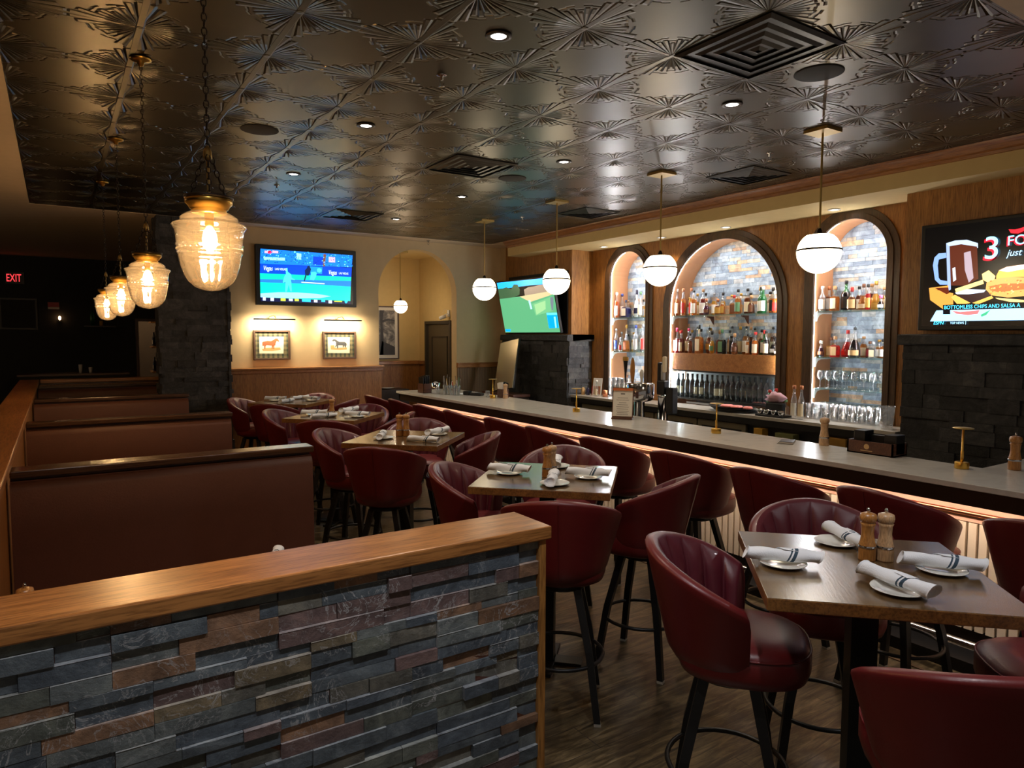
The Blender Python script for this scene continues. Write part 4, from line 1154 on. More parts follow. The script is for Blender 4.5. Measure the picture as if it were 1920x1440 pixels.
for x, y, wd, t, lab in MIL:
    o = make_mill(wd); o.location = (x, y, 1.0705); o.scale = (1.06, 1.06, 1.06)
    tag(o, lab + ', on ' + TN[t].replace(' from the camera', ''), 'pepper mill', 'wooden mills on the high tables')
o = make_mill('mill_wood'); o.location = (-0.125, 3.02, 0.7605); o.scale = (1.1, 1.1, 1.1)
tag(o, 'wooden mill whose round top peeks over the slate faced wall ledge', 'pepper mill')
n = bpy.data.objects.new('rolled_napkin', nap_meshes[0]); COL.objects.link(n); n.location = (0.85, 3.36, 0.762); n.rotation_euler = (0, 0, 1.2)
tag(n, 'rolled napkin on the booth table just behind the oak ledge', 'napkin')

# ================================================================ BAR COUNTER
BF, BY1 = 4.05, 9.15
e = empty('bar_counter', (4.4, 5.0, 0)); tag(e, 'long bar with pale quartz top, lit peach panel and cream slatted front', 'bar counter')
def loc(lo, hi): return (lo[0] - 4.4, lo[1] - 5.0, lo[2]), (hi[0] - 4.4, hi[1] - 5.0, hi[2])
mb = MB()
def ts(y): return 4.62 + (y - 1.87) * 0.047
pts = [(BF, -1.0), (BF, BY1), (ts(BY1), BY1), (ts(1.87), 1.87), (5.80, 1.87), (5.80, -1.0)]
mb.prism([(x - 4.4, y - 5.0, 1.037) for x, y in pts], (0, 0, 0.033), 'quartz')
mb.build('countertop', e, bevel=0.003)
mb = MB(); mb.box(*loc((BF + .03, -1.0, 0.945), (BF + .06, BY1 - .03, 1.036)), 'dark_bronze'); mb.box(*loc((BF + .03, BY1 - .06, 0.945), (4.9, BY1 - .03, 1.036)), 'dark_bronze')
mb.box(*loc((BF + .06, -1.0, 1.015), (4.6, BY1 - .06, 1.036)), 'dark_bronze')
mb.build('apron', e)
mb = MB(); mb.box(*loc((4.33, -1.0, 0.80), (4.36, BY1 - .1, 1.014)), 'peach_panel'); mb.build('lit_panel', e)
mb = MB(); mb.box(*loc((4.365, -1.0, 0.0), (4.60, BY1 - .1, 1.014)), 'dark_bronze'); mb.build('bar_body', e)
mb = MB()
y = -0.98; k = 0
while y < BY1 - 0.15:
    mb.box(*loc((4.325, y, 0.175), (4.364, y + 0.041, 0.795)), 'slat_cream'); y += 0.056
mb.build('slats', e)
mb = MB(); mb.box(*loc((4.34, -1.0, 0), (4.364, BY1 - .1, 0.17)), 'dark_bronze'); mb.box(*loc((4.12, -1.0, 0), (4.33, BY1 - .1, 0.07)), 'black_plastic'); mb.build('plinth_step', e)
mb = MB(); mb.tube([(4.315 - 4.4, -1.0 - 5, 0.852), (4.315 - 4.4, BY1 - 5.15, 0.852)], 0.014, 'copper', 10); mb.build('panel_rail', e)
mb = MB(); mb.tube([(4.08 - 4.4, -1.0 - 5, 0.185), (4.08 - 4.4, BY1 - 5.2, 0.185)], 0.024, 'chrome', 12); mb.build('foot_rail', e)
for yy in [0.4 + 1.15 * k for k in range(8)]:
    MB().tube([(4.08 - 4.4, yy - 5, 0.0), (4.08 - 4.4, yy - 5, 0.165)], 0.012, 'chrome', 8).build('rail_post', e)
hook = None
for yy in [1.55 + 0.73 * k for k in range(10)]:
    if hook is None:
        mb = MB(); mb.tube([(-0.072, 0, 0.95), (-0.095, 0, 0.95), (-0.105, 0, 0.935), (-0.098, 0, 0.918)], 0.0045, 'copper', 6); mb.lathe([(0, -0.012), (0.006, -0.011), (0.009, -0.004), (0.009, 0.004), (0.006, 0.011), (0, 0.012)], 'copper', 10, (-0.098, 0, 0.912)); mb.box((-0.073, -0.012, 0.93), (-0.070, 0.012, 0.97), 'copper')
        hook = mb.build('purse_hook', e, (0, yy - 5, 0))
    else:
        h2 = hook.copy(); COL.objects.link(h2); h2.parent = e; h2.location = (0, yy - 5, 0)
mb = MB(); mb.box(*loc((4.115, -1.0, 1.006), (4.15, BY1 - .3, 1.014)), 'under_strip'); mb.build('light_strip', e)
struct(MB().box((3.965, -1, 0.0), (3.985, BY1, 0.006), 'oak_dark_z').build('trim_8'), 'thin dark floor strip along the bar')

# brass cordless lamps on the bar
def make_barlamp():
    o = MB().lathe([(0.0, 0), (0.038, 0), (0.039, 0.003), (0.039, 0.036), (0.036, 0.040), (0.006, 0.041)], 'brass', 24, caps=False).build('bar_lamp')
    MB().lathe([(0.0085, 0.04), (0.0085, 0.105), (0.006, 0.108), (0.006, 0.235)], 'brass', 12).build('stem', o)
    MB().lathe([(0.0, 0.247), (0.055, 0.2445), (0.055, 0.240), (0.02, 0.236), (0.006, 0.233)], 'brass_matte', 28).build('disc_shade', o)
    return o
bl = make_barlamp(); index_kids(bl)
for i, (x, y, lab) in enumerate([(4.50, 1.93, 'brass bar lamp with thin stem, nearest the camera beside the dark fireplace'), (4.46, 3.74, 'brass bar lamp in front of the black serving trays'), (4.50, 5.60, 'brass bar lamp beside the menu clipboard, by the split stone corner'), (4.60, 7.41, 'brass bar lamp farthest along the bar, by the leaning metal panel')]):
    o = bl if i == 0 else copy_tree(bl)
    o.location = (x, y, 1.0705); tag(o, lab, 'lamp', 'brass lamps on the bar')

# things on the bar
o = make_mill('mill_pale', h=0.19); o.location = (4.62, 2.895, 1.0705); o.scale = (1.1,) * 3; tag(o, 'tall pale wooden mill standing alone on the bar', 'pepper mill')
o = make_mill('mill_wood', h=0.19); o.location = (4.72, 1.74, 1.0705); o.scale = (1.1,) * 3; tag(o, 'wooden mill where the bar turns toward the fireplace', 'pepper mill')
o = make_mill('mill_pale', h=0.19); o.location = (4.72, 7.30, 1.0705); tag(o, 'pale wooden mill next to the farthest brass lamp', 'pepper mill')
mb = MB()
for i in range(5):
    mb.box((-0.09 + .004 * i, -0.055, 0.003 * i), (0.09, 0.055 - .003 * i, 0.003 * i + 0.003), 'paper' if i % 2 else 'dark_bronze')
o = mb.build('receipt_wallet', loc=(4.50, 3.12, 1.0705), rot=(0, 0, 0.5)); tag(o, 'flat folded papers lying on the bar near the pale mill', 'papers')
# wooden caddy with black holders
e = empty('condiment_caddy', (4.60, 2.50, 1.0705), 0); tag(e, 'dark wooden box on the bar filled with black holders', 'caddy')
mb = MB(); w_, l_, h_ = 0.09, 0.155, 0.085
for lo, hi in (((-w_, -l_, 0), (w_, l_, 0.008)), ((-w_, -l_, 0), (-w_ + .01, l_, h_)), ((w_ - .01, -l_, 0), (w_, l_, h_)), ((-w_, -l_, 0), (w_, -l_ + .01, h_)), ((-w_, l_ - .01, 0), (w_, l_, h_))):
    mb.box(lo, hi, 'walnut')
mb.build('wooden_box', e)
MB().lathe([(0.018, 0), (0.018, 0.0005)], 'tone_tan', 20, (-w_ - .0006, 0.02, 0.05), axis='X').build('round_emblem', e)
MB().box((-w_ - .001, -0.02, 0.02), (-w_, 0.06, 0.025), 'tone_tan').build('emblem_line', e)
for yy, hh in ((0.10, 0.15), (-0.11, 0.14)):
    MB().box((-0.05, yy - 0.045, 0.01), (0.06, yy + 0.035, hh), 'black_plastic').build('black_holder', e, bevel=0.004)
MB().box((0.02, -0.06, 0.01), (0.06, 0.05, 0.12), 'black_plastic').build('black_holder', e)
# menu clipboard
e = empty('menu_stand', (4.46, 4.86, 1.0705), math.radians(38)); tag(e, 'brown clipboard menu stand with a printed white page, on the bar', 'menu stand')
Mt = Matrix.Rotation(math.radians(9), 4, 'Y')
MB().box((0.0, -0.10, 0.0), (0.012, 0.10, 0.30), 'walnut').xform(Mt).build('board', e)
MB().box((-0.0015, -0.092, 0.028), (0.0, 0.092, 0.272), 'paper').xform(Mt).build('page', e)
MB().box((-0.03, -0.10, 0.0), (0.07, 0.10, 0.018), 'walnut').build('foot', e)
MB().box((-0.012, -0.095, 0.272), (0.0, 0.095, 0.295), 'copper').xform(Mt).build('clip', e)
mb = MB()
for i, (z, w2) in enumerate([(0.235, .02), (0.20, .05), (0.18, .06), (0.155, .035), (0.135, .05), (0.115, .06), (0.095, .055), (0.075, .06), (0.06, .05), (0.045, .055)]):
    mb.box((-0.0022, -w2, z), (-0.0015, w2, z + (0.012 if i == 0 else 0.004)), 'paper_ink')
mb.xform(Mt).build('printed_lines', e)
# beer tower
e = empty('beer_tower', (4.95, 5.14, 0)); tag(e, 'chrome drum shaped beer tower with five tap handles behind the bar', 'beer tower')
MB().lathe([(0.055, 0.9), (0.055, 1.19), (0.12, 1.205), (0.14, 1.22), (0.145, 1.24), (0.145, 1.37), (0.13, 1.385), (0.04, 1.385), (0, 1.385)], 'chrome', 32).build('drum', e)
MB().box((-0.1, -0.16, 0.86), (0.12, 0.16, 0.9), 'chrome').build('drip_tray', e)
def tap(dx, dy, prof, mat, nm, sx=1.0, sy=1.0, z0=1.40):
    o = MB().lathe([(r, z + z0) for r, z in prof], mat, 16, (dx, dy, 0), sx=sx, sy=sy).build(nm, e)
    MB().tube([(dx * 0.85, dy * .85, 1.33), (dx, dy, 1.36), (dx, dy, z0 + .005)], 0.009, 'chrome', 8).build('faucet', o)
    return o
tap(-0.075, 0.13, [(0.012, 0), (0.014, 0.08), (0.03, 0.20), (0.037, 0.235), (0.034, 0.245), (0, 0.246)], 'black_plastic', 'tap_handle', 0.6, 1.0)
MB().lathe([(0.0375, 1.605), (0.0375, 1.635), (0.033, 1.647), (0, 1.648)], 'tone_gold', 16, (-0.075, 0.13, 0), sx=.6).build('handle_top', e)
tap(-0.10, 0.0, [(0.016, 0), (0.026, 0.05), (0.034, 0.12), (0.032, 0.18), (0.02, 0.235), (0.004, 0.26)], 'mill_wood', 'tap_handle', 0.35, 1.0, 1.385)
MB().lathe([(0.029, 1.52), (0.030, 1.55)], 'tone_blue', 16, (-0.1002, 0.0, 0), sx=.36).build('handle_stripe', e)
tap(-0.06, -0.09, [(0.008, 0), (0.012, 0.04), (0.024, 0.10), (0.024, 0.13), (0.014, 0.15), (0, 0.152)], 'white_glaze', 'tap_handle', 0.7, 1.0, 1.37)
e = empty('beer_tower', (5.0, 4.86, 0)); tag(e, 'black beer tap column with a tall black and white handle, behind the bar', 'beer tower')
MB().lathe([(0.05, 0.9), (0.05, 1.25), (0.058, 1.27), (0, 1.28)], 'chrome', 24).build('column', e)
MB().box((-0.04, -0.045, 1.28), (0.04, 0.055, 1.42), 'black_plastic').build('tap_handle', e, bevel=0.01)
MB().box((-0.02, 0.02, 1.40), (0.02, 0.07, 1.60), 'black_plastic').build('tap_handle', e, bevel=0.012)
MB().box((-0.022, -0.015, 1.42), (0.018, 0.02, 1.58), 'tone_grey').build('tap_handle', e, bevel=0.01)
MB().box((-0.024, -0.035, 1.5), (0.016, -0.0, 1.66), 'tone_cream').build('tap_handle', e, bevel=0.012)
MB().box((-0.03, -0.15, 1.1), (0.05, -0.06, 1.36), 'black_plastic').build('side_box', e, bevel=0.01)
MB().tube([(0.0, -0.1, 1.36), (0.0, -0.1, 1.46)], 0.004, 'black_metal', 6).build('post', e)
# far end clutter
e = empty('menu_box', (4.24, 8.62, 1.0705)); tag(e, 'reddish open box holding black menus at the far end of the bar', 'menu box')
mb = MB()
for lo, hi in (((-.06, -.09, 0), (.06, .09, .006)), ((-.06, -.09, 0), (-.054, .09, .13)), ((.054, -.09, 0), (.06, .09, .13)), ((-.06, -.09, 0), (.06, -.084, .13)), ((-.06, .084, 0), (.06, .09, .13))): mb.box(lo, hi, 'walnut')
mb.build('box_body', e)
for i in range(4):
    MB().box((-0.04 + .022 * i, -0.07, 0.01), (-0.034 + .022 * i, 0.075, 0.22 + .008 * i), 'black_plastic').build('black_menu', e, rot=(0, math.radians(-4 + 2 * i), 0))
o = MB().lathe([(0.0, 0), (0.055, 0), (0.066, 0.15), (0.062, 0.15), (0.052, 0.006), (0, 0.006)], 'chrome', 20, caps=False).build('metal_bucket', loc=(4.29, 8.38, 1.0705)); tag(o, 'small grey metal bucket at the far end of the bar', 'bucket')
for c in range(2):
    q = (4.29 + c * .04, 8.38 + .02 * c, 1.14)
o = MB().lathe([(0.0, 0.0), (0.03, 0.01), (0.042, 0.04), (0.03, 0.07), (0, 0.08)], 'tone_grey', 14).build('crumpled_cloth', loc=(4.29, 8.38, 1.16)); tag(o, 'grey crumpled cloth poking out of the metal bucket', 'cloth')
for i, (x, y, c, h) in enumerate([(4.34, 8.20, 'tone_grey', .27), (4.37, 8.14, 'tone_gold', .24), (4.40, 8.07, 'tone_red', .20), (4.43, 8.01, 'tone_green', .26)]):
    e2 = MB().lathe([(0, 0), (0.03, 0), (0.033, 0.13), (0.030, 0.13), (0.027, 0.005), (0, .005)], 'clear_glass', 14, caps=False).build('utensil_jar', loc=(x + .0, y, 1.0705))
    for k in range(4):
        a = k * 1.6 + i
        mb = MB(); mb.tube([(0.008 * math.cos(a), 0.008 * math.sin(a), 0.008), (0.035 * math.cos(a), 0.035 * math.sin(a), h - .02 * k)], 0.0045, ['chrome', c, 'chrome', 'tone_white'][k], 6)
        o = mb.build('stirrer', loc=(x, y, 1.0705)); tag(o, 'thin stirrer standing in the %s clear jar at the bar end' % ORD[i], 'stirrer', 'stirrers in the %s jar' % ORD[i])
    tag(e2, 'clear jar of bar tools, %s in the row of four at the bar end' % ORD[i], 'jar', 'jars of bar tools')
mb = MB()
R = random.Random(3)
for k in range(5):
    a = R.uniform(-.4, .4); mb.hexa([Matrix.Rotation(a, 3, 'Z') @ Vector(p) for p in ((-.14, -.1, .001 * k), (.14, -.1, .001 * k), (.14, .1, .001 * k), (-.14, .1, .001 * k), (-.14, -.1, .001 * k + .001), (.14, -.1, .001 * k + .001), (.14, .1, .001 * k + .001), (-.14, .1, .001 * k + .001))], 'linen')
o = mb.build('loose_paper', loc=(4.52, 8.15, 1.0705)); tag(o, 'loose white sheets lying on the far end of the bar', 'paper')
e = empty('card_reader', (4.63, 7.86, 1.0705), 0.5); tag(e, 'black card reader lying on the bar near the grooved wainscot', 'card reader')
MB().box((-0.05, -0.09, 0), (0.05, 0.09, 0.035), 'black_plastic').build('body', e, bevel=0.012)
MB().box((-0.035, -0.0, 0.0355), (0.035, 0.06, 0.045), 'tone_grey').build('keypad', e, bevel=0.003)
MB().box((-0.045, 0.10, 0), (0.045, 0.19, 0.055), 'black_plastic').build('cradle', e, bevel=0.012)
e = empty('pen_holder', (4.76, 7.42, 1.0705)); tag(e, 'dark red wooden holder full of black check folders near the farthest lamp', 'holder')
MB().box((-0.05, -0.06, 0), (0.05, 0.06, 0.11), 'walnut').build('holder_box', e, bevel=0.003)
for i in range(6):
    MB().box((-0.04 + .014 * i, -0.05, 0.05), (-0.032 + .014 * i, 0.05, 0.19 + .006 * (i % 2)), 'black_plastic' if i > 1 else 'paper').build('check_folder', e, rot=(math.radians(-8 + 3 * i), 0, 0))
o = MB().lathe([(0, 0), (0.03, 0), (0.032, 0.07), (0.028, 0.08), (0.022, 0.082), (0.022, 0.078), (0.027, 0.005), (0, 0.005)], 'clear_glass', 16, caps=False).build('glass_jar', loc=(4.64, 7.60, 1.0705)); tag(o, 'small clear jar beside the farthest brass lamp', 'jar')

e = empty('bar_workstation', (4.92, 5.5, 0)); tag(e, 'steel work counter behind the bar under the beer towers', 'work counter')
MB().box((-0.13, -3.3, 0), (0.26, 3.3, 0.83), 'fridge_steel').build('body', e)
MB().box((-0.15, -3.3, 0.83), (0.28, 3.3, 0.858), 'chrome').build('worktop', e)
# ================================================================ BACK BAR
def shelf(x0, x1, y0, y1, z, label, mat='shelf_glass'):
    o = box_obj('glass_shelf', (x0, y0, z - 0.010), (x1, y1, z), mat); tag(o, label, 'shelf')
    return o
def bracket(y, z, flip, label):
    e = MB()
    pts = [(XA + .03, z - .012), (XA + .03, z - .10), (XA + .045, z - .10), (XA + .055, z - .07), (XA + .08, z - .04), (XA + .13, z - .026), (XN - .02, z - .024), (XN - .02, z - .012)]
    w_ = 0.012 * flip
    e.prism([(x, y, zz) for x, zz in pts], (0, w_, 0), 'white_paint')
    o = e.build('shelf_bracket'); tag(o, label, 'bracket', 'white shelf brackets in the niches')
AN = {'narrow far arch': A1, 'wide middle arch': A2, 'near arch': A3}
for an, A, zs in (('narrow far arch', A1, (2.11, 1.655)), ('wide middle arch', A2, (2.11,)), ('near arch', A3, (2.11, 1.655, 1.345))):
    for k, z in enumerate(zs):
        nm = ['upper', 'second', 'lowest'][k]
        shelf(XA + 0.03, XN - 0.012, A[0] + 0.003, A[1] - 0.003, z, '%s glass shelf across the %s' % (nm, an))
        bracket(A[1] - 0.003, z, -1, 'white bracket under the %s glass shelf, far side of the %s' % (nm, an))
        bracket(A[0] + 0.003, z, 1, 'white bracket under the %s glass shelf, near side of the %s' % (nm, an))
for y in (5.12, 5.62):
    mb = MB(); mb.prism([(XN - .02, y, 2.098), (XN - .02, y, 2.0), (XN - .04, y, 2.02), (XN - .08, y, 2.07), (XN - .14, y, 2.085), (XN - .14, y, 2.098)], (0, 0.014, 0), 'walnut')
    o = mb.build('shelf_bracket'); tag(o, 'dark bracket on the slate under the wide shelf, ' + ('toward the near arch' if y < 5.4 else 'toward the far arch'), 'bracket')
# wooden ledge box in the wide arch, wine case below
o = box_obj('ledge_box', (XA + 0.02, A2[0] + .002, 1.455), (XN - 0.013, A2[1] - .002, 1.655), 'oak_x'); tag(o, 'deep oak ledge across the wide arch carrying the lower bottle row', 'ledge')
e = empty('wine_case', (6.48, 5.28, 1.10)); tag(e, 'glass fronted lit case of wine bottles under the oak ledge', 'wine case')
MB().box((-0.14, -0.765, 0), (0.14, 0.765, 0.02), 'black_plastic').build('case_floor', e)
MB().box((-0.14, -0.765, 0.335), (0.14, 0.765, 0.352), 'black_plastic').build('case_top', e)
MB().box((0.135, -0.765, 0.02), (0.145, 0.765, 0.335), 'tone_grey').build('case_back', e)
MB().box((-0.12, 0.752, 0.03), (0.10, 0.76, 0.32), 'wine_strip').build('light_strip', e)
for k in range(3):
    MB().box((-0.138, -0.76 + k * 0.508, 0.02), (-0.132, -0.76 + k * 0.508 + 0.502, 0.335), 'wine_pane').build('glass_pane', e)

def bottle_mesh(shape, h, w_, glass, liq, lab, cap):
    body = {'clear': 'clear_glass', 'green': 'liquor_green', 'white': 'white_glaze'}[glass]
    fill = 'liquor_' + liq if liq in LIQ and LIQ[liq] else body
    R = w_ / 2; rn = min(0.013, R * 0.45)
    seg = 16; rot = 0; k = 1.0
    if shape == 'tall': pr = [(R * .9, 0), (R, .006), (R, .28 * h), (R, .55 * h), (R * .75, .63 * h), (rn * 1.2, .70 * h), (rn, .74 * h), (rn, .90 * h)]
    elif shape == 'round': pr = [(R * .6, 0), (R * .85, .04 * h), (R, .22 * h), (R * .93, .40 * h), (R * .6, .56 * h), (rn * 1.2, .64 * h), (rn, .68 * h), (rn, .84 * h)]
    elif shape == 'squat': pr = [(R * .92, 0), (R, .01), (R, .3 * h), (R * .97, .45 * h), (R * .6, .58 * h), (rn * 1.2, .63 * h), (rn, .68 * h), (rn, .82 * h)]
    elif shape == 'cone': pr = [(R * .85, 0), (R, .05 * h), (R * .97, .25 * h), (R * .75, .42 * h), (R * .4, .56 * h), (rn * 1.2, .66 * h), (rn, .72 * h), (rn, .88 * h)]
    else:
        seg = 4; rot = PI / 4; k = 1.30
        pr = [(R * .95, 0), (R, .008), (R, .3 * h), (R, .50 * h), (R * .8, .57 * h), (rn * 1.0, .62 * h), (rn * .9, .66 * h), (rn * .9, .86 * h)]
    pr = [(r * (k if i < 5 else 1), z) for i, (r, z) in enumerate(pr)]
    mats = [fill if i < 4 else body for i in range(len(pr) - 1)]
    mats[-1] = body
    o = MB().lathe(pr, body, seg, rot=rot, smooth=(seg > 4), mats=mats).build('liquor_bottle')
    zc = pr[-1][1]
    c = MB()
    rc = rn * 1.25
    if cap == 'silver' or (cap == 'black' and shape != 'square' and h > .3):
        c.lathe([(rc * .9, zc), (rc * .9, zc + .02), (.003, zc + .026), (.003, h)], 'tone_' + cap, 10)
    else:
        c.lathe([(rc, zc - .004), (rc * 1.02, (zc + h) / 2), (rc, h - .002), (rc * .7, h)], 'tone_' + cap, 12)
    c.build('cap', o)
    z0, z1 = (.09 * h, .47 * h)
    if seg == 4:
        f = pr[1][0] * math.cos(PI / 4)
        MB().box((-f - .0012, -f * .86, z0), (-f - .0002, f * .86, z1 + .04 * h), 'tone_' + lab).build('label', o)
    else:
        rr = R + .0009
        if shape == 'round': z0, z1 = .14 * h, .34 * h
        if shape == 'cone': rr = R * 1.0 + .001; z0, z1 = .08 * h, .24 * h
        MB().lathe([(rr, z0), (rr, z1)], 'tone_' + lab, 12, a0=PI - 1.25, a1=PI + 1.25, caps=False).build('label', o)
    return o
WORDC = {'darkred': 'maroon', 'dark': 'black'}
def fill_shelf(data, A, z, where, group):
    lo, hi = A[0], A[1]
    n = len(data)
    for i, (x, y, h, w_, st, g, l, lab, cap) in enumerate(data):
        r = w_ / 2 * (0.95 if st == 'square' else 1.0)
        if 'wide arch glass' in where and 6 <= i <= 9: w_ *= .86
        y = max(lo + r + .006, min(hi - r - .006, y))
        xx = 6.405 if i % 2 == 0 else 6.505
        o = bottle_mesh(st, h, w_ * (1.16 if st in ('tall', 'cone') else 0.97), g, l, lab, cap)
        o.location = (xx, y, z + 0.0005)
        col = (WORDC.get(l, l) if l != 'clear' else 'clear') if g != 'green' else 'green'
        if g == 'white': col = 'painted white'
        tag(o, '%s bottle, %s label, %s cap, %s from far end of %s' % (col, lab, cap, ORD[i], where), 'bottle', group)
fill_shelf(A1U, A1, 2.11, 'narrow arch upper shelf', 'bottles on the upper shelf of the narrow arch')
fill_shelf(A1L, A1, 1.655, 'narrow arch second shelf', 'bottles on the second shelf of the narrow arch')
fill_shelf(A2U, A2, 2.11, 'wide arch glass shelf', 'bottles on the glass shelf of the wide arch')
fill_shelf(A2L, A2, 1.655, 'wide arch oak ledge', 'bottles on the oak ledge of the wide arch')
fill_shelf(A3U, A3, 2.11, 'near arch upper shelf', 'bottles on the upper shelf of the near arch')
fill_shelf(A3L, A3, 1.655, 'near arch second shelf', 'bottles on the second shelf of the near arch')
# second row behind on the oak ledge
R = random.Random(9)
for i in range(10):
    y = 5.93 - i * 0.145; l = R.choice(['amber', 'brown', 'gold', 'clear', 'red']); lab = R.choice(['cream', 'brown', 'white', 'black'])
    o = bottle_mesh('tall', R.uniform(.27, .32), .062, 'clear', l, lab, R.choice(['black', 'gold', 'cork', 'copper']))
    o.location = (6.585, y, 1.6555); tag(o, 'back row bottle on the oak ledge, %s from the far end' % ORD[i], 'bottle', 'back row of bottles on the oak ledge')
R = random.Random(31)
for A_, z, where, n_, hh in ((A2, 2.11, 'wide arch glass shelf', 12, .27), (A3, 2.11, 'near arch upper shelf', 6, .25), (A3, 1.655, 'near arch second shelf', 5, .2), (A1, 2.11, 'narrow arch upper shelf', 5, .25), (A1, 1.655, 'narrow arch second shelf', 6, .26)):
    for i in range(n_):
        y = A_[1] - .06 - (A_[1] - A_[0] - .12) * i / (n_ - 1)
        cool = A_ is A1
        o = bottle_mesh('tall', hh * R.uniform(.85, 1.08), .062, 'clear', R.choice(['clear', 'clear', 'gold'] if cool else ['amber', 'gold', 'brown', 'clear', 'amber']), R.choice(['cream', 'white', 'tan', 'grey']), R.choice(['black', 'gold', 'cork', 'silver']))
        o.location = (6.592, y, z + .0005); tag(o, 'back row bottle, %s from far end of %s' % (ORD[i], where), 'bottle', 'back row of bottles, ' + where)
# wine bottles in the case
wb = None; R = random.Random(4)
for i in range(20):
    y = 5.995 - i * 0.0752
    x = 6.43
    if wb is None:
        o = MB().lathe([(.034, 0), (.036, .004), (.036, .17), (.030, .195), (.014, .225), (.0135, .245), (.0135, .285), (.0, .286)], 'liquor_dark', 16).build('wine_bottle'); wb = o
        MB().lathe([(.0366, .05), (.0366, .13)], 'tone_cream', 12, a0=PI - 1.1, a1=PI + 1.1, caps=False).build('label', o)
        MB().lathe([(.0143, .235), (.0143, .287), (0, .288)], 'tone_black', 12).build('foil', o)
        index_kids(o)
    else:
        o = copy_tree(wb)
    o.location = (x, y, 1.1205); o.rotation_euler = (0, 0, R.uniform(-.5, .5) if i % 4 < 2 and i < 12 else R.uniform(1.8, 4.4))
    tag(o, 'dark wine bottle in the lit case, %s from the far end' % ORD[i], 'wine bottle', 'wine bottles in the lit case')
# stemmed glasses and tumblers
stem = MB().lathe([(.033, 0), (.033, .002), (.004, .008), (.0035, .07), (.01, .078), (.034, .105), (.038, .13), (.030, .175), (.0285, .175), (.036, .13), (.032, .106), (.006, .081)], 'clear_glass', 18, caps=False).build('stemmed_glass')
n = 0
for row, x in enumerate((6.40, 6.49, 6.58)):
    for i in range(8):
        o = stem if n == 0 else stem.copy()
        if n: COL.objects.link(o)
        o.location = (x, 4.075 - i * 0.090, 1.3455); n += 1
        tag(o, 'clear stemmed glass on the lowest shelf of the near arch', 'glass', 'stemmed glasses in the near arch')
tum = MB().lathe([(.030, 0), (.038, .15), (.0365, .15), (.029, .006), (0, .006)], 'clear_glass', 18, caps=False).build('tumbler')
n = 0
for row, x in enumerate((6.22, 6.31, 6.40, 6.49)):
    for i in range(8):
        if x == 6.22 and i > 7: continue
        for lay in range(1):
            o = tum if n == 0 else tum.copy()
            if n: COL.objects.link(o)
            o.location = (x, 4.07 - i * 0.090, 1.0515); n += 1
            tag(o, 'tall clear tumbler standing on the back counter in the near arch', 'glass', 'tumblers in the near arch')
for i in range(5):
    for j in range(2):
        for lay in range(2):
            o = tum.copy(); COL.objects.link(o); o.location = (6.24 + j * .085, 7.03 - i * 0.085, 1.0515 + lay * .1)
            tag(o, 'clear tumbler in the stacked glasses on the counter by the narrow arch', 'glass', 'stacked tumblers by the narrow arch')

# back counter with cabinets
e = empty('back_counter', (6.1, 5.2, 0)); tag(e, 'pale topped back counter with dark fridges beneath the arches', 'counter')
def l2(lo, hi): return (lo[0] - 6.1, lo[1] - 5.2, lo[2]), (hi[0] - 6.1, hi[1] - 5.2, hi[2])
mb = MB(); mb.box(*l2((5.92, 3.065, 1.02), (6.31, 7.50, 1.05)), 'quartz')
mb.box(*l2((6.31, 3.39, 1.02), (6.62, 4.115, 1.05)), 'quartz'); mb.box(*l2((6.31, 6.45, 1.02), (6.62, 7.145, 1.05)), 'quartz'); mb.build('countertop', e)
MB().box(*l2((6.0, 3.065, 0.0), (6.3, 7.50, 1.015)), 'black_plastic').build('counter_body', e)
MB().box(*l2((5.93, 3.065, 0.955), (5.95, 7.50, 1.018)), 'black_plastic').build('front_edge', e)
for i, (y0, y1) in enumerate(((6.62, 7.3), (5.95, 6.60), (5.28, 5.93), (4.62, 5.26))):
    d = MB(); 
    for lo, hi in (((5.965, y0, .88), (5.998, y1, .94)), ((5.965, y0, .2), (5.998, y0 + .05, .88)), ((5.965, y1 - .05, .2), (5.998, y1, .88)), ((5.965, y0, .15), (5.998, y1, .2))): d.box(*l2(lo, hi), 'fridge_steel')
    d = d.build('fridge_door', e)
    MB().box(*l2((5.975, y0 + .05, .2), (5.98, y1 - .05, .88)), 'black_plastic').build('door_glass', d)
    MB().tube([(5.95 - 6.1, y0 + .08 - 5.2, .84), (5.95 - 6.1, y0 + .08 - 5.2, .55)], .008, 'fridge_steel', 6).build('door_handle', d)
# boxes below the counter at the near end
for i, (y, w_, h, m, lab) in enumerate([(4.42, .10, .15, 'yellow_card', 'small yellow carton under the back counter'), (4.12, .20, .13, 'green_card', 'olive green carton with pale printing under the back counter'), (3.62, .26, .15, 'food_yellow', 'clear bin of yellow snacks under the back counter')]):
    e2 = MB().box((5.90, y - w_ / 2, 0.78), (5.998, y + w_ / 2, 0.78 + h), m).build('carton'); tag(e2, lab, 'box')
    if i == 1: MB().box((5.898, y - .07, 0.82), (5.8995, y + .02, 0.87), 'paper').build('printing', e2)
o = MB().box((5.86, 3.35, 0.765), (5.999, 4.5, 0.78), 'black_plastic').build('wall_ledge'); tag(o, 'black ledge under the back counter holding cartons', 'ledge')

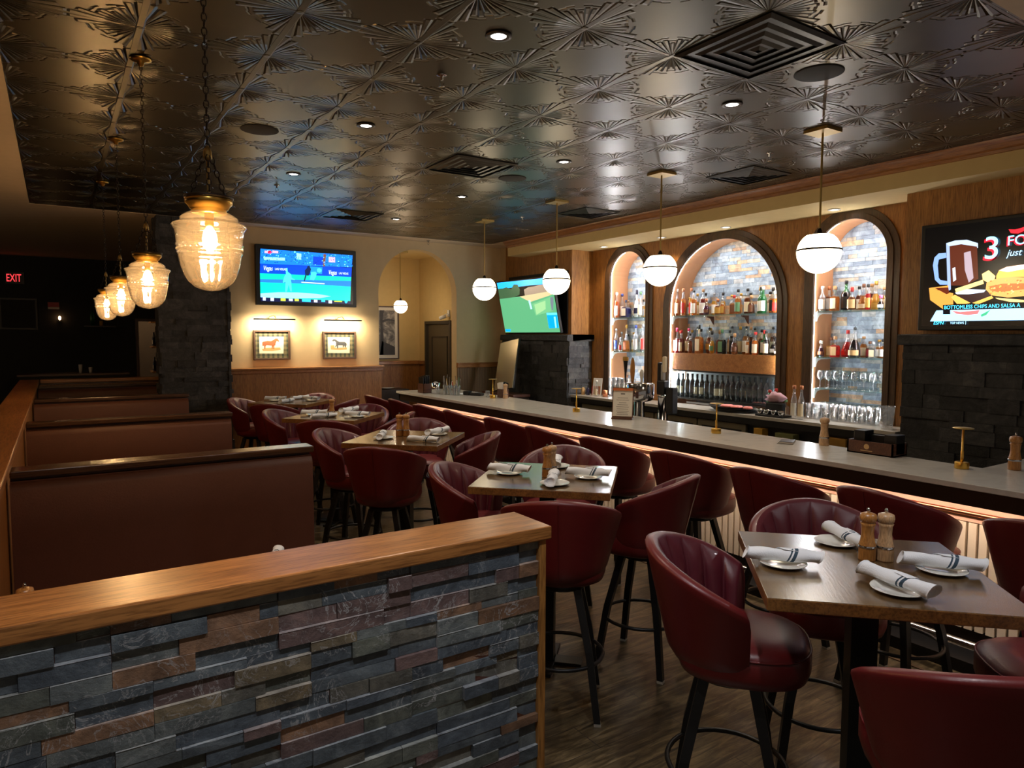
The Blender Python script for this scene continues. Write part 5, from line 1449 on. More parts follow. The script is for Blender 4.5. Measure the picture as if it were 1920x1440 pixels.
# items on the back counter
CZ = 1.0505
e = empty('serving_tray', (6.10, 4.85, CZ)); tag(e, 'stack of black serving trays with folded pink cloths on the back counter', 'trays')
for k in range(4):
    MB().lathe([(0, 0.0), (.17, 0.0), (.185, .012), (.18, .012), (.168, .003), (0, .003)], 'black_plastic', 28, (0.0, 0.03 * k, .014 * k), sy=1.35, caps=False).build('tray', e)
for k, (dy, s) in enumerate(((.10, 1), (-.03, .9), (-.17, .7))):
    MB().lathe([(0, .07), (.06 * s, .068), (.075 * s, .055), (.07 * s, .045), (0, .045)], 'pink_cloth', 12, (-.03, dy, 0), sy=1.0).build('folded_cloth', e)
    MB().lathe([(0, .063), (.09 * s, .060), (.10 * s, .05), (0, .044)], 'black_plastic', 12, (0.03, dy + .03, 0), sy=1.1).build('black_cloth', e)
# counter rack of mixers, garnish
for i, (x, y, st, h, w_, g, l, lab, cap, nm) in enumerate([(6.24, 4.54, 'tall', .25, .06, 'green', 'green', 'white', 'red', 'green bottle with red cap on the back counter beside the garnish tray'), (6.22, 4.45, 'tall', .27, .07, 'clear', 'gold', 'cream', 'red', 'yellow mixer bottle with red cap on the back counter'),
        (6.06, 4.13, 'tall', .33, .06, 'clear', 'clear', 'white', 'copper', 'bottle with long copper foil neck, farther one of the pair'), (6.06, 4.05, 'tall', .33, .06, 'clear', 'clear', 'cream', 'copper', 'bottle with long copper foil neck, nearer one of the pair'), (6.26, 4.36, 'square', .16, .06, 'clear', 'clear', 'cream', 'green', 'short clear mixer bottle at the end of the garnish tray')]):
    o = bottle_mesh(st, h, w_, g, l, lab, cap); o.location = (x, y, CZ); tag(o, nm, 'bottle')
e = empty('garnish_caddy', (6.03, 4.34, CZ)); tag(e, 'dark garnish caddy with chrome cups and crumpled pinkish napkins', 'caddy')
MB().box((-.08, -.16, 0), (.08, .16, .02), 'black_plastic').build('tray', e, bevel=.004)
for k in range(4):
    MB().lathe([(.022, .021), (.032, .05), (.033, .07), (.030, .07), (.02, .025)], 'chrome', 14, (-.045 + .0 * k, -.12 + k * .08, 0), caps=False).build('cup', e)
MB().box((.0, -.10, .021), (.06, .10, .14), 'black_plastic').build('cloth_holder', e, bevel=.01)
R = random.Random(12); mb = MB()
rows = []
for j in range(9):
    rows.append([(0.03 + .06 * math.cos(2 * PI * i / 14) * math.sin(PI * j / 8) * R.uniform(.6, 1.3), .11 * math.sin(2 * PI * i / 14) * math.sin(PI * j / 8) * R.uniform(.6, 1.3), .19 - .055 * math.cos(PI * j / 8) * R.uniform(.7, 1.2)) for i in range(14)])
for r_ in rows: r_.append(r_[0])
mb.grid(rows, 'magenta_cloth'); mb.build('crumpled_napkins', e)
# plastic cup stack at the near end
mb = MB(); rows = []
R = random.Random(8)
for j in range(10):
    z = .20 * j / 9; rr = .05 + .018 * j / 9
    rows.append([(rr * math.cos(2 * PI * i / 20) * R.uniform(.93, 1.07), rr * math.sin(2 * PI * i / 20) * R.uniform(.93, 1.07), z + (R.uniform(-.006, .006) if j else 0)) for i in range(20)])
for r_ in rows: r_.append(r_[0])
mb.grid(rows, 'crinkled_plastic', False); o = mb.build('plastic_cup', loc=(6.07, 3.22, CZ)); tag(o, 'crinkled clear plastic container at the near end of the back counter', 'container')
# far end of the back counter
e = empty('table_card', (6.12, 7.18, CZ), 0.3); tag(e, 'leaning pale drink card behind a clear bottle on the back counter', 'card')
MB().box((-.003, -.07, 0), (.003, .07, .24), 'paper').xform(Matrix.Rotation(math.radians(8), 4, 'Y')).build('card_body', e)
MB().box((-.006, -.05, .02), (-.0035, .05, .13), 'tone_copper').xform(Matrix.Rotation(math.radians(8), 4, 'Y')).build('printed_picture', e)
o = bottle_mesh('tall', .22, .055, 'clear', 'clear', 'cream', 'white'); o.location = (6.04, 7.09, CZ); tag(o, 'clear glass bottle in front of the leaning drink card', 'bottle')
o = MB().lathe([(0, 0), (.034, 0), (.036, .09), (.033, .09), (.031, .006), (0, .006)], 'copper', 20, caps=False).build('copper_mug', loc=(6.10, 6.98, CZ)); tag(o, 'copper mug on the back counter beside the stacked tumblers', 'mug')
MB().tube([(0, .034, .075), (0, .055, .07), (0, .058, .04), (0, .034, .025)], .004, 'copper', 6).build('mug_handle', o)
for i, (x, y, m, h, lab) in enumerate([(6.08, 7.42, 'tone_tan', .10, 'small tan canister at the far end of the back counter'), (6.10, 7.34, 'navy_glaze', .10, 'small navy canister beside the tan one'), (6.14, 7.27, 'red_plastic', .13, 'red topped shaker beside the navy canister')]):
    o = MB().lathe([(.0, 0), (.026, 0), (.028, h * .8), (.018, h * .9), (.015, h), (0, h)], m, 16).build('canister', loc=(x, y, CZ)); tag(o, lab, 'canister')

# leaning metal panel on its stand in front of the far fireplace
e = empty('side_cabinet', (5.55, 8.53, 0)); tag(e, 'low dark cabinet before the far fireplace carrying the leaning metal panel', 'cabinet')
MB().box((-0.13, -0.36, 0), (0.14, 0.46, 0.98), 'dark_bronze').build('body', e)
MB().box((-0.15, -0.38, 0.98), (0.15, 0.48, 1.02), 'walnut').build('top', e, bevel=.004)
e = empty('leaning_screen', (5.47, 8.53, 1.08)); tag(e, 'tall pale metal panel leaning against the far fireplace', 'metal panel')
mb = MB(); mb.box((0, -.235, 0), (.012, .235, .74), 'steel_panel'); mb.xform(Matrix.Rotation(math.radians(15), 4, 'Y') @ Matrix.Rotation(math.radians(-9), 4, 'X')).build('sheet', e)
mb = MB(); mb.box((.0125, -.245, -.004), (.03, .245, .75), 'black_plastic'); mb.xform(Matrix.Rotation(math.radians(15), 4, 'Y') @ Matrix.Rotation(math.radians(-9), 4, 'X')).build('backing', e)

# ================================================================ SCREENS AND PICTURES
def picture(polys, P, parent, name, prefix, alias=None, d0=0.001, dd=0.0006):
    mb = MB()
    for i, (c, pts) in enumerate(polys):
        mt = prefix + (alias or {}).get(c, c)
        vs = [P(u_, v_, d0 + dd * i) for u_, v_ in pts]
        mb.add(vs, [tuple(range(len(vs)))], mt)
    me_name = mb.build(name, parent)
    return me_name
# 1: ball game, far wall
e = empty('television', (2.18, YW - 0.03, 2.25)); tag(e, 'wall television showing a blue and green ball game, above the horse prints', 'television')
MB().box((0, -0.04, 0), (1.345, 0.028, 0.775), 'black_plastic').build('casing', e, bevel=.006)
MB().add([(.05, -.0405, .04), (1.295, -.0405, .04), (1.295, -.0405, .725), (.05, -.0405, .725)], [(0, 1, 2, 3)], 'scr_blackscreen').build('screen', e)
cl = lambda u_, v_: (min(1.295, max(.05, u_)), min(.725, max(.04, v_)))
o = picture([(c, [cl(*p) for p in q]) for c, q in TV1P], lambda u_, v_, d: (u_, -.0405 - d, v_), e, 'game_picture', 'scr_')
R = random.Random(2); mb = MB()
for k in range(240):
    u_ = R.uniform(.06, 1.28); v_ = R.uniform(.54, .71); s_ = R.uniform(.006, .014)
    c = R.choice(['score', 'barc', 'fence', 'bluebox', 'umpire'])
    mb.add([(u_, -.0622, v_), (u_ + s_, -.0622, v_), (u_ + s_, -.0622, v_ + s_ * .8), (u_, -.0622, v_ + s_ * .8)], [(0, 1, 2, 3)], 'scr_' + c)
mb.build('crowd_dots', e)
for body, u_, v_, sz in (('Vegas', .085, .445, .085), ('LAS VEGAS', .235, .455, .042), ('Vegas', .94, .435, .085), ('LAS VEGAS', 1.09, .445, .038)):
    text_obj('fence_lettering', body, (u_, -.063, v_), 'scr_cream_text', sz, R_FAR, e, sx=.72 if body != 'Vegas' else .6, shear=.3 if body == 'Vegas' else 0)
# 2: golf, over the far fireplace, tipped forward
e = empty('television', (5.93, 9.06, 1.905)); tag(e, 'tilted television showing a green golf course over the far fireplace', 'television')
MB().box((-0.0, -1.46, -0.01), (0.018, 0.02, 0.86), 'black_plastic').build('back_panel', e)
TW, TH = 1.42, 0.80
Mt = Matrix.Translation((-0.055, 0, 0.0)) @ Matrix.Rotation(math.radians(-12), 4, 'Y')
MB().box((-0.02, -TW, 0), (0.02, 0, TH), 'black_plastic').xform(Mt).build('casing', e, bevel=.004)
mb = MB()
for i, (c, pts) in enumerate(TV2P):
    vs = [Mt @ Vector((-.0212 - .0008 * i, -TW + .0 - (0 if True else 0) + TW - min(1, max(0, u_)) * (TW - .02) - .01, .012 + min(1, max(0, v_)) * (TH - .024))) for u_, v_ in pts]
    mb.add(vs, [tuple(range(len(vs)))], 'scr_' + ('golf' if c == 'grass' else c))
mb.build('golf_picture', e)
MB().tube([(-0.05, -TW / 2, .1), (0.0, -TW / 2, .1)], .02, 'black_metal', 8).build('wall_mount', e)
# 3: food advert, over the near fireplace
e = empty('television', (5.93, 2.88, 1.91)); tag(e, 'large television with a food advert over the near fireplace', 'television')
MB().box((-0.09, -1.46, 0), (0.018, 0, 0.835), 'black_plastic').build('casing', e, bevel=.006)
MB().add([(-.0905, -1.43, .03), (-.0905, -.03, .03), (-.0905, -.03, .81), (-.0905, -1.43, .81)], [(0, 1, 2, 3)], 'scr_blackscreen').build('screen', e)
skip = ('reflect', 'redpep')
ext = {'bun': [(.551, .398), (.568, .439), (.616, .46), (.723, .468), (.83, .455), (.90, .41), (.91, .365), (.656, .384), (.552, .377)],
       'buntop': [(.568, .436), (.616, .458), (.723, .467), (.83, .452), (.87, .43), (.725, .434), (.624, .421)],
       'patty': [(.489, .352), (.552, .377), (.656, .384), (.728, .375), (.9, .36), (.93, .28), (.85, .24), (.734, .241), (.633, .235), (.525, .257), (.485, .302)],
       'patty2': [(.503, .323), (.597, .338), (.73, .333), (.91, .32), (.9, .28), (.732, .289), (.569, .277), (.517, .294)],
       'placemat': [(.145, .155), (1.30, .155), (1.36, .068), (.101, .070)],
       'capbar': [(.192, .197), (1.25, .197), (1.25, .152), (.247, .155), (.249, .122), (.196, .123)]}
polys = [(c, ext.get(c, p)) for c, p in TV3P if c not in skip]
picture(polys, lambda u_, v_, d: (-.0905 - d, -u_, v_), e, 'advert_picture', 'scr_')
MB().add([(-.110, -u_, v_) for u_, v_ in ((.62, .728), (.635, .70), (.68, .692), (.74, .715), (.77, .765), (.745, .745), (.70, .728), (.66, .722))], [tuple(range(8))], 'scr_redpep').build('chili_emblem', e)
R = random.Random(6); mb = MB()
for k in range(60):
    u_ = R.uniform(.50, .90); v_ = R.uniform(.255, .36); s_ = R.uniform(.006, .016)
    mb.add([(-.1062, -u_, v_), (-.1062, -u_ - s_, v_ + s_ * .3), (-.1062, -u_ - s_ * .8, v_ + s_), (-.1062, -u_, v_ + s_ * .7)], [(0, 1, 2, 3)], 'scr_' + R.choice(['fry', 'patty2', 'bun', 'fry2']))
mb.build('food_texture', e)
def t3(body, u_, v_, sz, mt, sx=1.0, d=.108, shear=0):
    return text_obj('screen_lettering', body, (-d, -u_, v_), mt, sz, R_SIDE, e, sx=sx, shear=shear)
t3('3', .445, .515, .235, 'scr_titlered', 1.0, .107); t3('3', .457, .528, .235, 'scr_titleblue', 1.0, .109)
t3('FOR', .603, .607, .10, 'scr_titlered', 1.0, .107); t3('FOR', .612, .613, .10, 'scr_titleblue', 1.0, .109)
t3('just', .615, .535, .07, 'scr_textwhite', .9, .109, .3)
t3('BOTTOMLESS CHIPS AND SALSA A', .203, .163, .040, 'scr_capblue', .83, .1085)
t3('ESPN', .128, .044, .036, 'scr_capblue', .95, .1085, .2); t3('TOP NEWS', .252, .047, .022, 'scr_textwhite', .9, .1085)
mb = MB(); mb.add([(-.1085, -u_, v_) for u_, v_ in ((.362, .042), (.365, .042), (.365, .068), (.362, .068))], [(0, 1, 2, 3)], 'scr_textwhite'); mb.build('divider_mark', e)

# horse prints and picture lights
def print_frame(x0, x1, z0, z1, polys, label):
    e = empty('framed_print', (x0, YW - 0.002, z0)); tag(e, label, 'picture', 'horse prints in plaid mats')
    w_, h = x1 - x0, z1 - z0; t_ = .024
    mb = MB()
    for lo, hi in (((0, -.03, 0), (w_, 0, t_)), ((0, -.03, h - t_), (w_, 0, h)), ((0, -.03, t_), (t_, 0, h - t_)), ((w_ - t_, -.03, t_), (w_, 0, h - t_))): mb.box(lo, hi, 'frame_wood')
    mb.build('frame', e, bevel=.003)
    MB().box((t_, -.012, t_), (w_ - t_, -.002, h - t_), 'plaid').build('plaid_mat', e)
    picture([q for q in polys if q[0] != 'mat'], lambda u_, v_, d: (u_, -.012 - d, v_), e, 'horse_print', 'print_', None, .001, .0004)
print_frame(2.142, 2.612, 1.535, 1.925, H1P, 'framed print of a chestnut horse in a plaid mat')
print_frame(3.055, 3.528, 1.535, 1.915, H2P, 'framed print of a dark grey horse in a plaid mat')
for x, lab in ((2.385, 'slim picture light glowing above the chestnut horse print'), (3.30, 'slim picture light glowing above the dark horse print')):
    e = empty('picture_light', (x, YW, 2.065)); tag(e, lab, 'picture light', 'picture lights on the far wall')
    MB().tube([(-.265, -.15, 0), (.265, -.15, 0)], .009, 'black_plastic', 8).build('bar', e)
    MB().box((-.25, -.144, -.005), (.25, -.141, .003), 'picture_strip').build('light_strip', e)
    pts = [(-.06 * math.cos(a), -.03 - .12 * math.sin(a / 1.0) * .9, .06 * math.sin(a)) for a in [PI * k / 8 * .9 for k in range(9)]]
    MB().tube([(-.05, -.004, .0), (-.045, -.06, .035), (0, -.11, .05), (.02, -.145, .01)], .005, 'brass_matte', 8).build('arm', e)
    MB().lathe([(.03, -.012), (.03, -.001)], 'brass_matte', 16, (-.05, 0, 0), axis='Y').build('wall_plate', e)
    MB().tube([(.045, -.02, .0), (.045, -.02, .05)], .004, 'brass_matte', 6).build('switch', e)
    light('picture_beam', 'AREA', (x, YW - .148, 2.05), 5.5, (1.0, .84, .56), (x, YW - .02, 1.85), .5, sy=.03)

# recess picture, camera, lamp
e = empty('framed_print', (3.9, YB - .002, 1.47)); tag(e, 'tall black and white landscape print in the recess behind the archway', 'picture')
mb = MB()
for lo, hi in (((0, -.03, 0), (.90, -.001, .02)), ((0, -.03, .855), (.90, -.001, .875)), ((0, -.03, .02), (.02, -.001, .855)), ((.88, -.03, .02), (.90, -.001, .855))): mb.box(lo, hi, 'frame_wood')
mb.build('frame', e)
MB().box((.02, -.012, .02), (.88, -.002, .855), 'paper').build('mat_board', e)
MB().box((.07, -.014, .07), (.83, -.0125, .805), 'landscape_print').build('print_sheet', e)
mb = MB()
mb.add([(.56, -.0148, .07), (.62, -.0148, .07), (.63, -.0148, .35), (.61, -.0148, .62), (.64, -.0148, .805), (.56, -.0148, .805), (.575, -.0148, .5)], [tuple(range(7))], 'print_darkh')
mb.add([(.60, -.0148, .60), (.72, -.0148, .64), (.83, -.0148, .62), (.83, -.0148, .65), (.70, -.0148, .67), (.60, -.0148, .64)], [tuple(range(6))], 'print_darkh')
mb.add([(.56, -.0148, .07), (.83, -.0148, .07), (.83, -.0148, .2), (.7, -.0148, .26), (.6, -.0148, .3)], [tuple(range(5))], 'print_darkh')
mb.build('tree_drawing', e)
e = empty('security_camera', (XB - .001, 9.66, 2.16)); tag(e, 'white wall camera above the brown door in the recess', 'camera')
MB().box((-.02, -.03, .0), (0, .03, .10), 'white_paint').build('base', e)
MB().tube([(-.01, 0, .05), (-.07, .01, .03), (-.08, .02, .0)], .008, 'white_paint', 6).build('arm', e)
MB().lathe([(0, -.06), (.028, -.055), (.03, .05), (.02, .055), (0, .055)], 'white_paint', 12).xform(Matrix.Translation((-.10, .03, -.01)) @ Matrix.Rotation(math.radians(65), 4, 'Y') @ Matrix.Rotation(math.radians(30), 4, 'X')).build('camera_body', e)
MB().tube([(0, .02, .09), (-.05, .05, .12), (-.08, .07, .06)], .002, 'white_paint', 5).build('cable', e)
o = MB().lathe([(0, 0), (.12, .015), (.13, .02), (.0, .018)], 'porcelain', 20, caps=False).build('serving_bowl', loc=(4.35, 10.2, 1.02)); tag(o, 'pale shallow bowl on a stand in the recess', 'bowl')
e = empty('service_stand', (4.35, 10.2, 0)); tag(e, 'dark service stand in the recess carrying a pale bowl', 'stand'); MB().box((-.3, -.2, 0), (.3, .2, 1.018), 'dark_bronze').build('body', e)

# ================================================================ HANGING LAMPS
def make_globe(r=.143, drop=.82):
    """origin at the ceiling"""
    e = empty('globe_pendant')
    zc = -drop
    MB().box((-.087, -.087, -.022), (.087, .087, -.001), 'brass_matte').build('ceiling_plate', e)
    MB().tube([(0, 0, -.02), (0, 0, zc + r * .82 + .03)], .007, 'brass_matte', 10).build('stem', e)
    MB().lathe([(.008, zc + r * .82 + .045), (.016, zc + r * .82 + .03), (.02, zc + r * .82 + .01), (r * .56, zc + r * .83), (r * .58, zc + r * .80)], 'dark_bronze', 24, caps=False).build('cap', e)
    g = [(max(.0, r * math.sin(a)), zc - r * math.cos(a)) for a in [PI * k / 20 for k in range(17)]]
    MB().lathe(g, 'globe_light', 32).build('glass_globe', e)
    MB().lathe([(r * 1.002, zc + .008), (r * 1.03, zc + .010), (r * 1.03, zc + .019), (r * 1.0, zc + .021)], 'dark_bronze', 32, caps=False).build('band', e)
    return e
gp = make_globe(); index_kids(gp)
for i, (x, y) in enumerate([(4.38, 2.83), (4.38, 4.32), (4.38, 5.80), (4.38, 7.25)]):
    o = gp if i == 0 else copy_tree(gp)
    o.location = (x, y, CEIL)
    tag(o, 'white banded globe lamp hanging over the bar, ' + ['nearest the camera', 'between the narrow and wide arches', 'in front of the golf screen', 'farthest, before the beige wall'][i], 'pendant lamp', 'globe lamps over the bar')
gp2 = make_globe(.105, .84); gp2.location = (4.48, 9.92, 3.15); tag(gp2, 'small white banded globe lamp hanging in the recess behind the archway', 'pendant lamp')
light('globe_glow', 'POINT', (4.48, 9.92, 2.31), 30, WARM, None, .11)

def chain(mb, p, q, link=.027, wire=.0019, mat='dark_bronze'):
    p, q = Vector(p), Vector(q); L = (q - p).length; n = max(2, int(L / (link * .78)))
    d = (q - p).normalized(); ref = Vector((0, 0, 1)) if abs(d.z) < .9 else Vector((1, 0, 0))
    x = d.cross(ref).normalized(); y = d.cross(x)
    for i in range(n):
        c = p + (q - p) * (i + .5) / n
        s = x if i % 2 else y
        pts = [c + d * (math.cos(2 * PI * k / 10) * link * .5) + s * (math.sin(2 * PI * k / 10) * link * .28) for k in range(10)]
        mb.tube(pts, wire, mat, 4, True)
def make_acorn():
    """origin at the ceiling; glass rim at -0.99 .. tip -1.262"""
    e = empty('acorn_pendant'); B = -1.02
    MB().lathe([(0, -.001), (.05, -.001), (.052, -.008), (.04, -.016), (.018, -.022), (.012, -.04), (0, -.042)], 'brass', 24).build('ceiling_canopy', e)
    mb = MB(); chain(mb, (0, 0, -.04), (0, 0, B + .185)); o = mb.build('chain', e); o['label'] = 'dark hanging chain'
    MB().tube([(0, 0, B + .20), (0, 0, B + .01)], .005, 'brass_matte', 8).build('rod', e)
    MB().lathe([(.004, B + .20), (.012, B + .185), (.014, B + .165), (.005, B + .155)], 'brass_matte', 12).build('hook_cap', e)
    for k in range(3):
        a = 2 * PI * k / 3 + .4; mb = MB(); chain(mb, (.012 * math.cos(a), .012 * math.sin(a), B + .17), (.064 * math.cos(a), .064 * math.sin(a), B + .035), .024, .002)
        mb.build('side_chain', e)
    MB().lathe([(.066, B + .0385), (.0715, B + .041), (.0715, B + .046), (.066, B + .048), (0, B + .048)], 'dark_bronze', 32).build('fitter_rim', e)
    MB().lathe([(.0, B + .04), (.064, B + .040), (.069, B + .037), (.068, B + .026), (.060, B + .018), (.056, B + .010), (.050, B + .006), (.050, B - .004), (.0, B - .004)], 'brass', 32).build('metal_fitter', e)
    prof = [(.048, 0), (.058, -.002), (.072, -.010), (.084, -.020), (.0835, -.028), (.090, -.034), (.104, -.038), (.1075, -.044), (.104, -.050), (.100, -.056), (.097, -.075), (.0945, -.098), (.0965, -.101), (.0935, -.106), (.0925, -.122), (.0945, -.126), (.088, -.132), (.0855, -.150), (.081, -.170), (.073, -.195), (.061, -.214), (.044, -.230), (.024, -.239), (.0, -.2425)]
    seg = 48; mb = MB(); rows = []
    for r, z in prof:
        row = []
        for k in range(seg + 1):
            a = 2 * PI * k / seg
            q = 0
            if -.128 > z > -.235: q = .0034 * abs(math.cos(7 * a))
            elif -.100 < z < -.055: q = .003 * math.cos(8 * a) * math.cos(z * 140)
            elif -.125 < z < -.100: q = .0022 * math.cos(24 * a)
            elif -.05 < z < -.03: q = .0008 * math.cos(48 * a)
            row.append(((r + q) * math.cos(a), (r + q) * math.sin(a), B + z))
        rows.append(row)
    mb.grid(rows, 'lamp_glass'); g = mb.build('glass_shade', e)
    mb = MB()
    for k in range(32):
        a = 2 * PI * k / 32; mb.lathe([(0, -.003), (.003, 0), (0, .003)], 'lamp_glass', 5, (.0945 * math.cos(a), .0945 * math.sin(a), B - .114), smooth=True)
    mb.build('beading', g)
    MB().lathe([(.014, B - .004), (.014, B - .04), (.010, B - .045)], 'brass', 12).build('lamp_holder', e)
    MB().lathe([(.008, B - .045), (.018, B - .062), (.022, B - .082), (.018, B - .105), (.008, B - .118), (.0, B - .121)], 'bulb_light', 16).build('bulb', e)
    return e
ap = make_acorn(); index_kids(ap)
for i, y in enumerate((2.32, 4.04, 5.76, 7.42)):
    o = ap if i == 0 else copy_tree(ap)
    o.location = (.41, y, CEIL)
    tag(o, 'glass acorn lamp on a chain over the booths, ' + ['largest and nearest', 'second from the camera', 'third from the camera', 'last, closest to the stone column'][i], 'pendant lamp', 'acorn lamps over the booths')
    light('bulb_glow', 'POINT', (.41, y, CEIL - 1.02 - .085), 19, AMBER, None, .03)

# ================================================================ CEILING FITTINGS
def downlight(x, y, z, lens, label, r=.045):
    e = empty('downlight', (x, y, z)); tag(e, label, 'downlight')
    MB().lathe([(r * .8, -.001), (r * 1.35, -.002), (r * 1.4, -.006), (r * .85, -.008), (r * .8, -.004)], 'dark_bronze' if lens == 'downlight_lens' else 'white_paint', 24, caps=False).build('trim_ring', e)
    MB().lathe([(0, -.004), (r * .8, -.004)], lens, 20, caps=False).build('lens', e)
DLW = ['nearest in the booth side row', 'nearest in the bar side row', 'second in the booth side row', 'second in the bar side row', 'third in the booth side row', 'third in the bar side row', 'fourth in the bar side row']
for (x, y), w_ in zip(DOWN, DLW): downlight(x, y, CEIL, 'downlight_lens', 'small recessed downlight in the metal ceiling, ' + w_)
for i, (x, y) in enumerate(DOWN_FILL): downlight(x, y, CEIL - .004, 'downlight_lens', 'added recessed fill downlight in the plaster ceiling, out of view, %s' % ORD[i])
for i, (x, y) in enumerate(SOFFIT): downlight(x, y, 3.04, 'soffit_lens', 'small round light under the bar soffit, %s from the far end' % ORD[i], .04)
def vent(x, y, s, label):
    e = empty('air_vent', (x, y, CEIL)); tag(e, label, 'air vent', 'square ceiling vents')
    a = s / 2
    MB().box((-a, -a, -.006), (a, a, -.001), 'black_plastic').build('backing', e)
    k = 0
    for f_ in (1.0, .76, .54, .32, .12):
        b_ = a * f_; t_ = a * .075
        mb = MB()
        for sx, sy in ((1, 0), (-1, 0), (0, 1), (0, -1)):
            if sx:
                mb.hexa([(sx * (b_ - t_), -b_ + t_, -.016), (sx * (b_ - t_), b_ - t_, -.016), (sx * b_, b_, -.006), (sx * b_, -b_, -.006), (sx * (b_ - t_), -b_ + t_, -.013), (sx * (b_ - t_), b_ - t_, -.013), (sx * b_, b_, -.003), (sx * b_, -b_, -.003)], 'pressed_vent')
            else:
                mb.hexa([(-b_ + t_, sy * (b_ - t_), -.016), (b_ - t_, sy * (b_ - t_), -.016), (b_, sy * b_, -.006), (-b_, sy * b_, -.006), (-b_ + t_, sy * (b_ - t_), -.013), (b_ - t_, sy * (b_ - t_), -.013), (b_, sy * b_, -.003), (-b_, sy * b_, -.003)], 'pressed_vent')
        mb.build('vane_ring', e)
plain('pressed_vent', srgb(70, 64, 54), .4, .7)
vent(2.90, 2.23, .56, 'large square vent in the metal ceiling, nearest the camera')
vent(2.91, 5.03, .56, 'square vent in the middle of the metal ceiling')
vent(2.91, 7.78, .56, 'square vent tinted blue near the ball game screen')
vent(5.06, 3.96, .50, 'square vent beside the nearest globe lamp')
vent(5.08, 6.13, .50, 'square vent over the far part of the bar')
for x, y, lab in ((1.21, 4.96, 'round black ceiling speaker near the acorn lamps'), (3.43, 2.25, 'round black ceiling speaker beside the nearest vent'), (3.43, 5.2, 'round black ceiling speaker in the middle of the ceiling')):
    o = MB().lathe([(0, -.006), (.115, -.006), (.125, -.003), (.125, -.001)], 'speaker_cloth', 32, (0, 0, 0)).build('ceiling_speaker', loc=(x, y, CEIL)); tag(o, lab, 'speaker')
for x, y, lab in ((1.78, 3.39, 'metal sprinkler head near the nearest downlight'), (4.59, 3.40, 'sprinkler head beside the nearest globe lamp'), (1.77, 6.66, 'sprinkler head near the blue tinted vent'), (4.63, 6.80, 'sprinkler head between the far globe lamps'), (-2.2, 9.5, 'sprinkler head in the dim dining room ceiling'), (4.6, 9.2, 'small dark sprinkler in the pale strip above the archway')):
    e = empty('sprinkler', (x, y, CEIL - (.004 if y > 9 else 0))); tag(e, lab, 'sprinkler')
    MB().lathe([(.028, -.001), (.026, -.005), (.008, -.008), (.008, -.03)], 'chrome', 14).build('body', e)
    MB().tube([(-.008, 0, -.03), (-.014, 0, -.045), (0, 0, -.06)], .0025, 'chrome', 5).build('frame_arm', e)
    MB().tube([(.008, 0, -.03), (.014, 0, -.045), (0, 0, -.06)], .0025, 'chrome', 5).build('frame_arm', e)
    MB().lathe([(0, -.06), (.016, -.06), (.017, -.062), (0, -.062)], 'chrome', 12).build('deflector', e)

# ================================================================ THE DIM DINING ROOM ON THE LEFT
e = empty('exit_sign', (-.69, 14.99, 2.75)); tag(e, 'glowing red exit sign on the dark far wall', 'sign')
MB().box((0, -.04, 0), (.27, 0, .20), 'black_plastic').build('casing', e)
text_obj('exit_lettering', 'EXIT', (.012, -.045, .035), 'exit_red', .19, R_FAR, e, sx=.56, extr=.002)
e = empty('wall_mirror', (-.80, 14.99, 1.95)); tag(e, 'dark mirror on the far dim wall with faint glints', 'mirror')
MB().box((0, -.03, 0), (.55, 0, .55), 'black_plastic').build('frame', e); MB().box((.03, -.032, .03), (.52, -.030, .52), 'chrome_dark').build('mirror_glass', e) if False else MB().box((.03, -.034, .03), (.52, -.031, .52), 'speaker_cloth').build('mirror_glass', e)
o = MB().box((-.09, 14.95, 2.32), (.08, 14.99, 2.44), 'red_plastic').build('wall_sign'); tag(o, 'small red and white sign on the dark wall', 'sign'); MB().box((-.09, 14.945, 2.32), (.08, 14.95, 2.355), 'paper').build('white_stripe', o)
def cabinet(x0, x1, y0, y1, z, nm, lab):
    e = empty(nm, ((x0 + x1) / 2, (y0 + y1) / 2, 0)); tag(e, lab, 'cabinet'); a, b_ = (x1 - x0) / 2, (y1 - y0) / 2
    MB().box((-a, -b_, 0), (a, b_, z), 'dark_paint').build('body', e)
    MB().box((-a - .02, -b_ - .02, z), (a + .02, b_ + .02, z + .03), 'walnut').build('top', e)
cabinet(-.5, 1.0, 13.2, 13.7, 1.20, 'sideboard', 'dark sideboard in the dim dining room carrying candles')
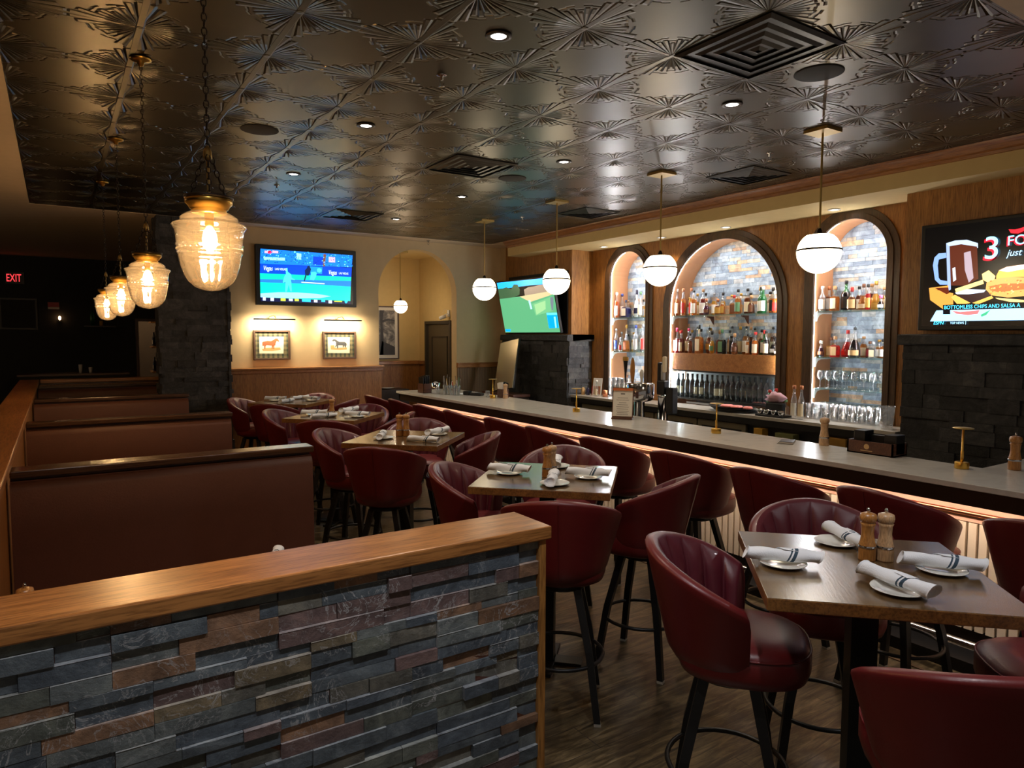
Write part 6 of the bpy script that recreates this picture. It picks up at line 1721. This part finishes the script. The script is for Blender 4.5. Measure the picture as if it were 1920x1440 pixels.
for i, (x, y, h, lab) in enumerate([(.33, 13.4, .14, 'pale candle on the dim sideboard, taller one'), (.47, 13.4, .09, 'short candle on the dim sideboard, beside the taller one')]):
    o = MB().lathe([(0, 0), (.022, 0), (.03, h), (.024, h), (.02, .01), (0, .01)], 'porcelain', 14, caps=False).build('candle_glass', loc=(x, y, 1.2305)); tag(o, lab, 'candle')
    MB().lathe([(0, h * .5), (.008, h * .6), (0, h * .95)], 'flame', 8).build('flame', o)
o = MB().lathe([(.03, 0), (.035, .12), (.03, .2), (.012, .28), (.012, .36), (0, .36)], 'liquor_green', 14).build('green_bottle', loc=(.58, 14.9, 2.03)); tag(o, 'tall green bottle on a small shelf on the dark wall', 'bottle')
o = MB().box((.45, 14.8, 2.0), (.95, 14.99, 2.03), 'black_plastic').build('wall_shelf'); tag(o, 'small black shelf on the dark wall holding a green bottle', 'shelf')
o = MB().lathe([(0, 0), (.03, 0), (.03, .09), (0, .09)], 'yellow_card', 14).build('candle_jar', loc=(.72, 14.9, 2.0305)); tag(o, 'small yellowish jar next to the green bottle', 'jar')
e = empty('wall_sconce', (.08, 14.98, 2.12)); tag(e, 'tiny glowing lamp on the dark far wall', 'lamp'); MB().lathe([(0, 0), (.02, .02), (.022, .06), (0, .08)], 'flame', 10, (0, -.04, 0)).build('glowing_shade', e); MB().box((-.02, -.02, -.02), (.02, 0, .02), 'black_plastic').build('bracket', e)
# wine store beyond the doorway
e = empty('wine_rack', (1.72, 15.7, 0)); tag(e, 'wooden rack with wine bottles seen through the far doorway', 'rack')
for z in (.6, 1.1, 1.6, 2.1): MB().box((-.12, -.2, z), (.25, .2, z + .03), 'mill_wood').build('rack_board', e)
MB().box((.25, -.2, 0), (.28, .2, 2.4), 'mill_wood').build('rack_side', e)
for i, z in enumerate((.63, 1.13, 1.63)):
    o = copy_tree(wb, (1.66, 15.6, z + .002), -.4); tag(o, 'dark wine bottle on the %s board of the rack beyond the doorway' % ['lowest', 'middle', 'upper'][i], 'wine bottle', 'wine bottles beyond the doorway')
light('store_lamp', 'POINT', (1.5, 15.5, 2.9), 22, WARM, None, .1)
light('dining_fill', 'POINT', (-3.5, 9.5, 2.7), 10, WARM, None, .15)  # added fill without a fixture, lifts the pale ceiling on the left
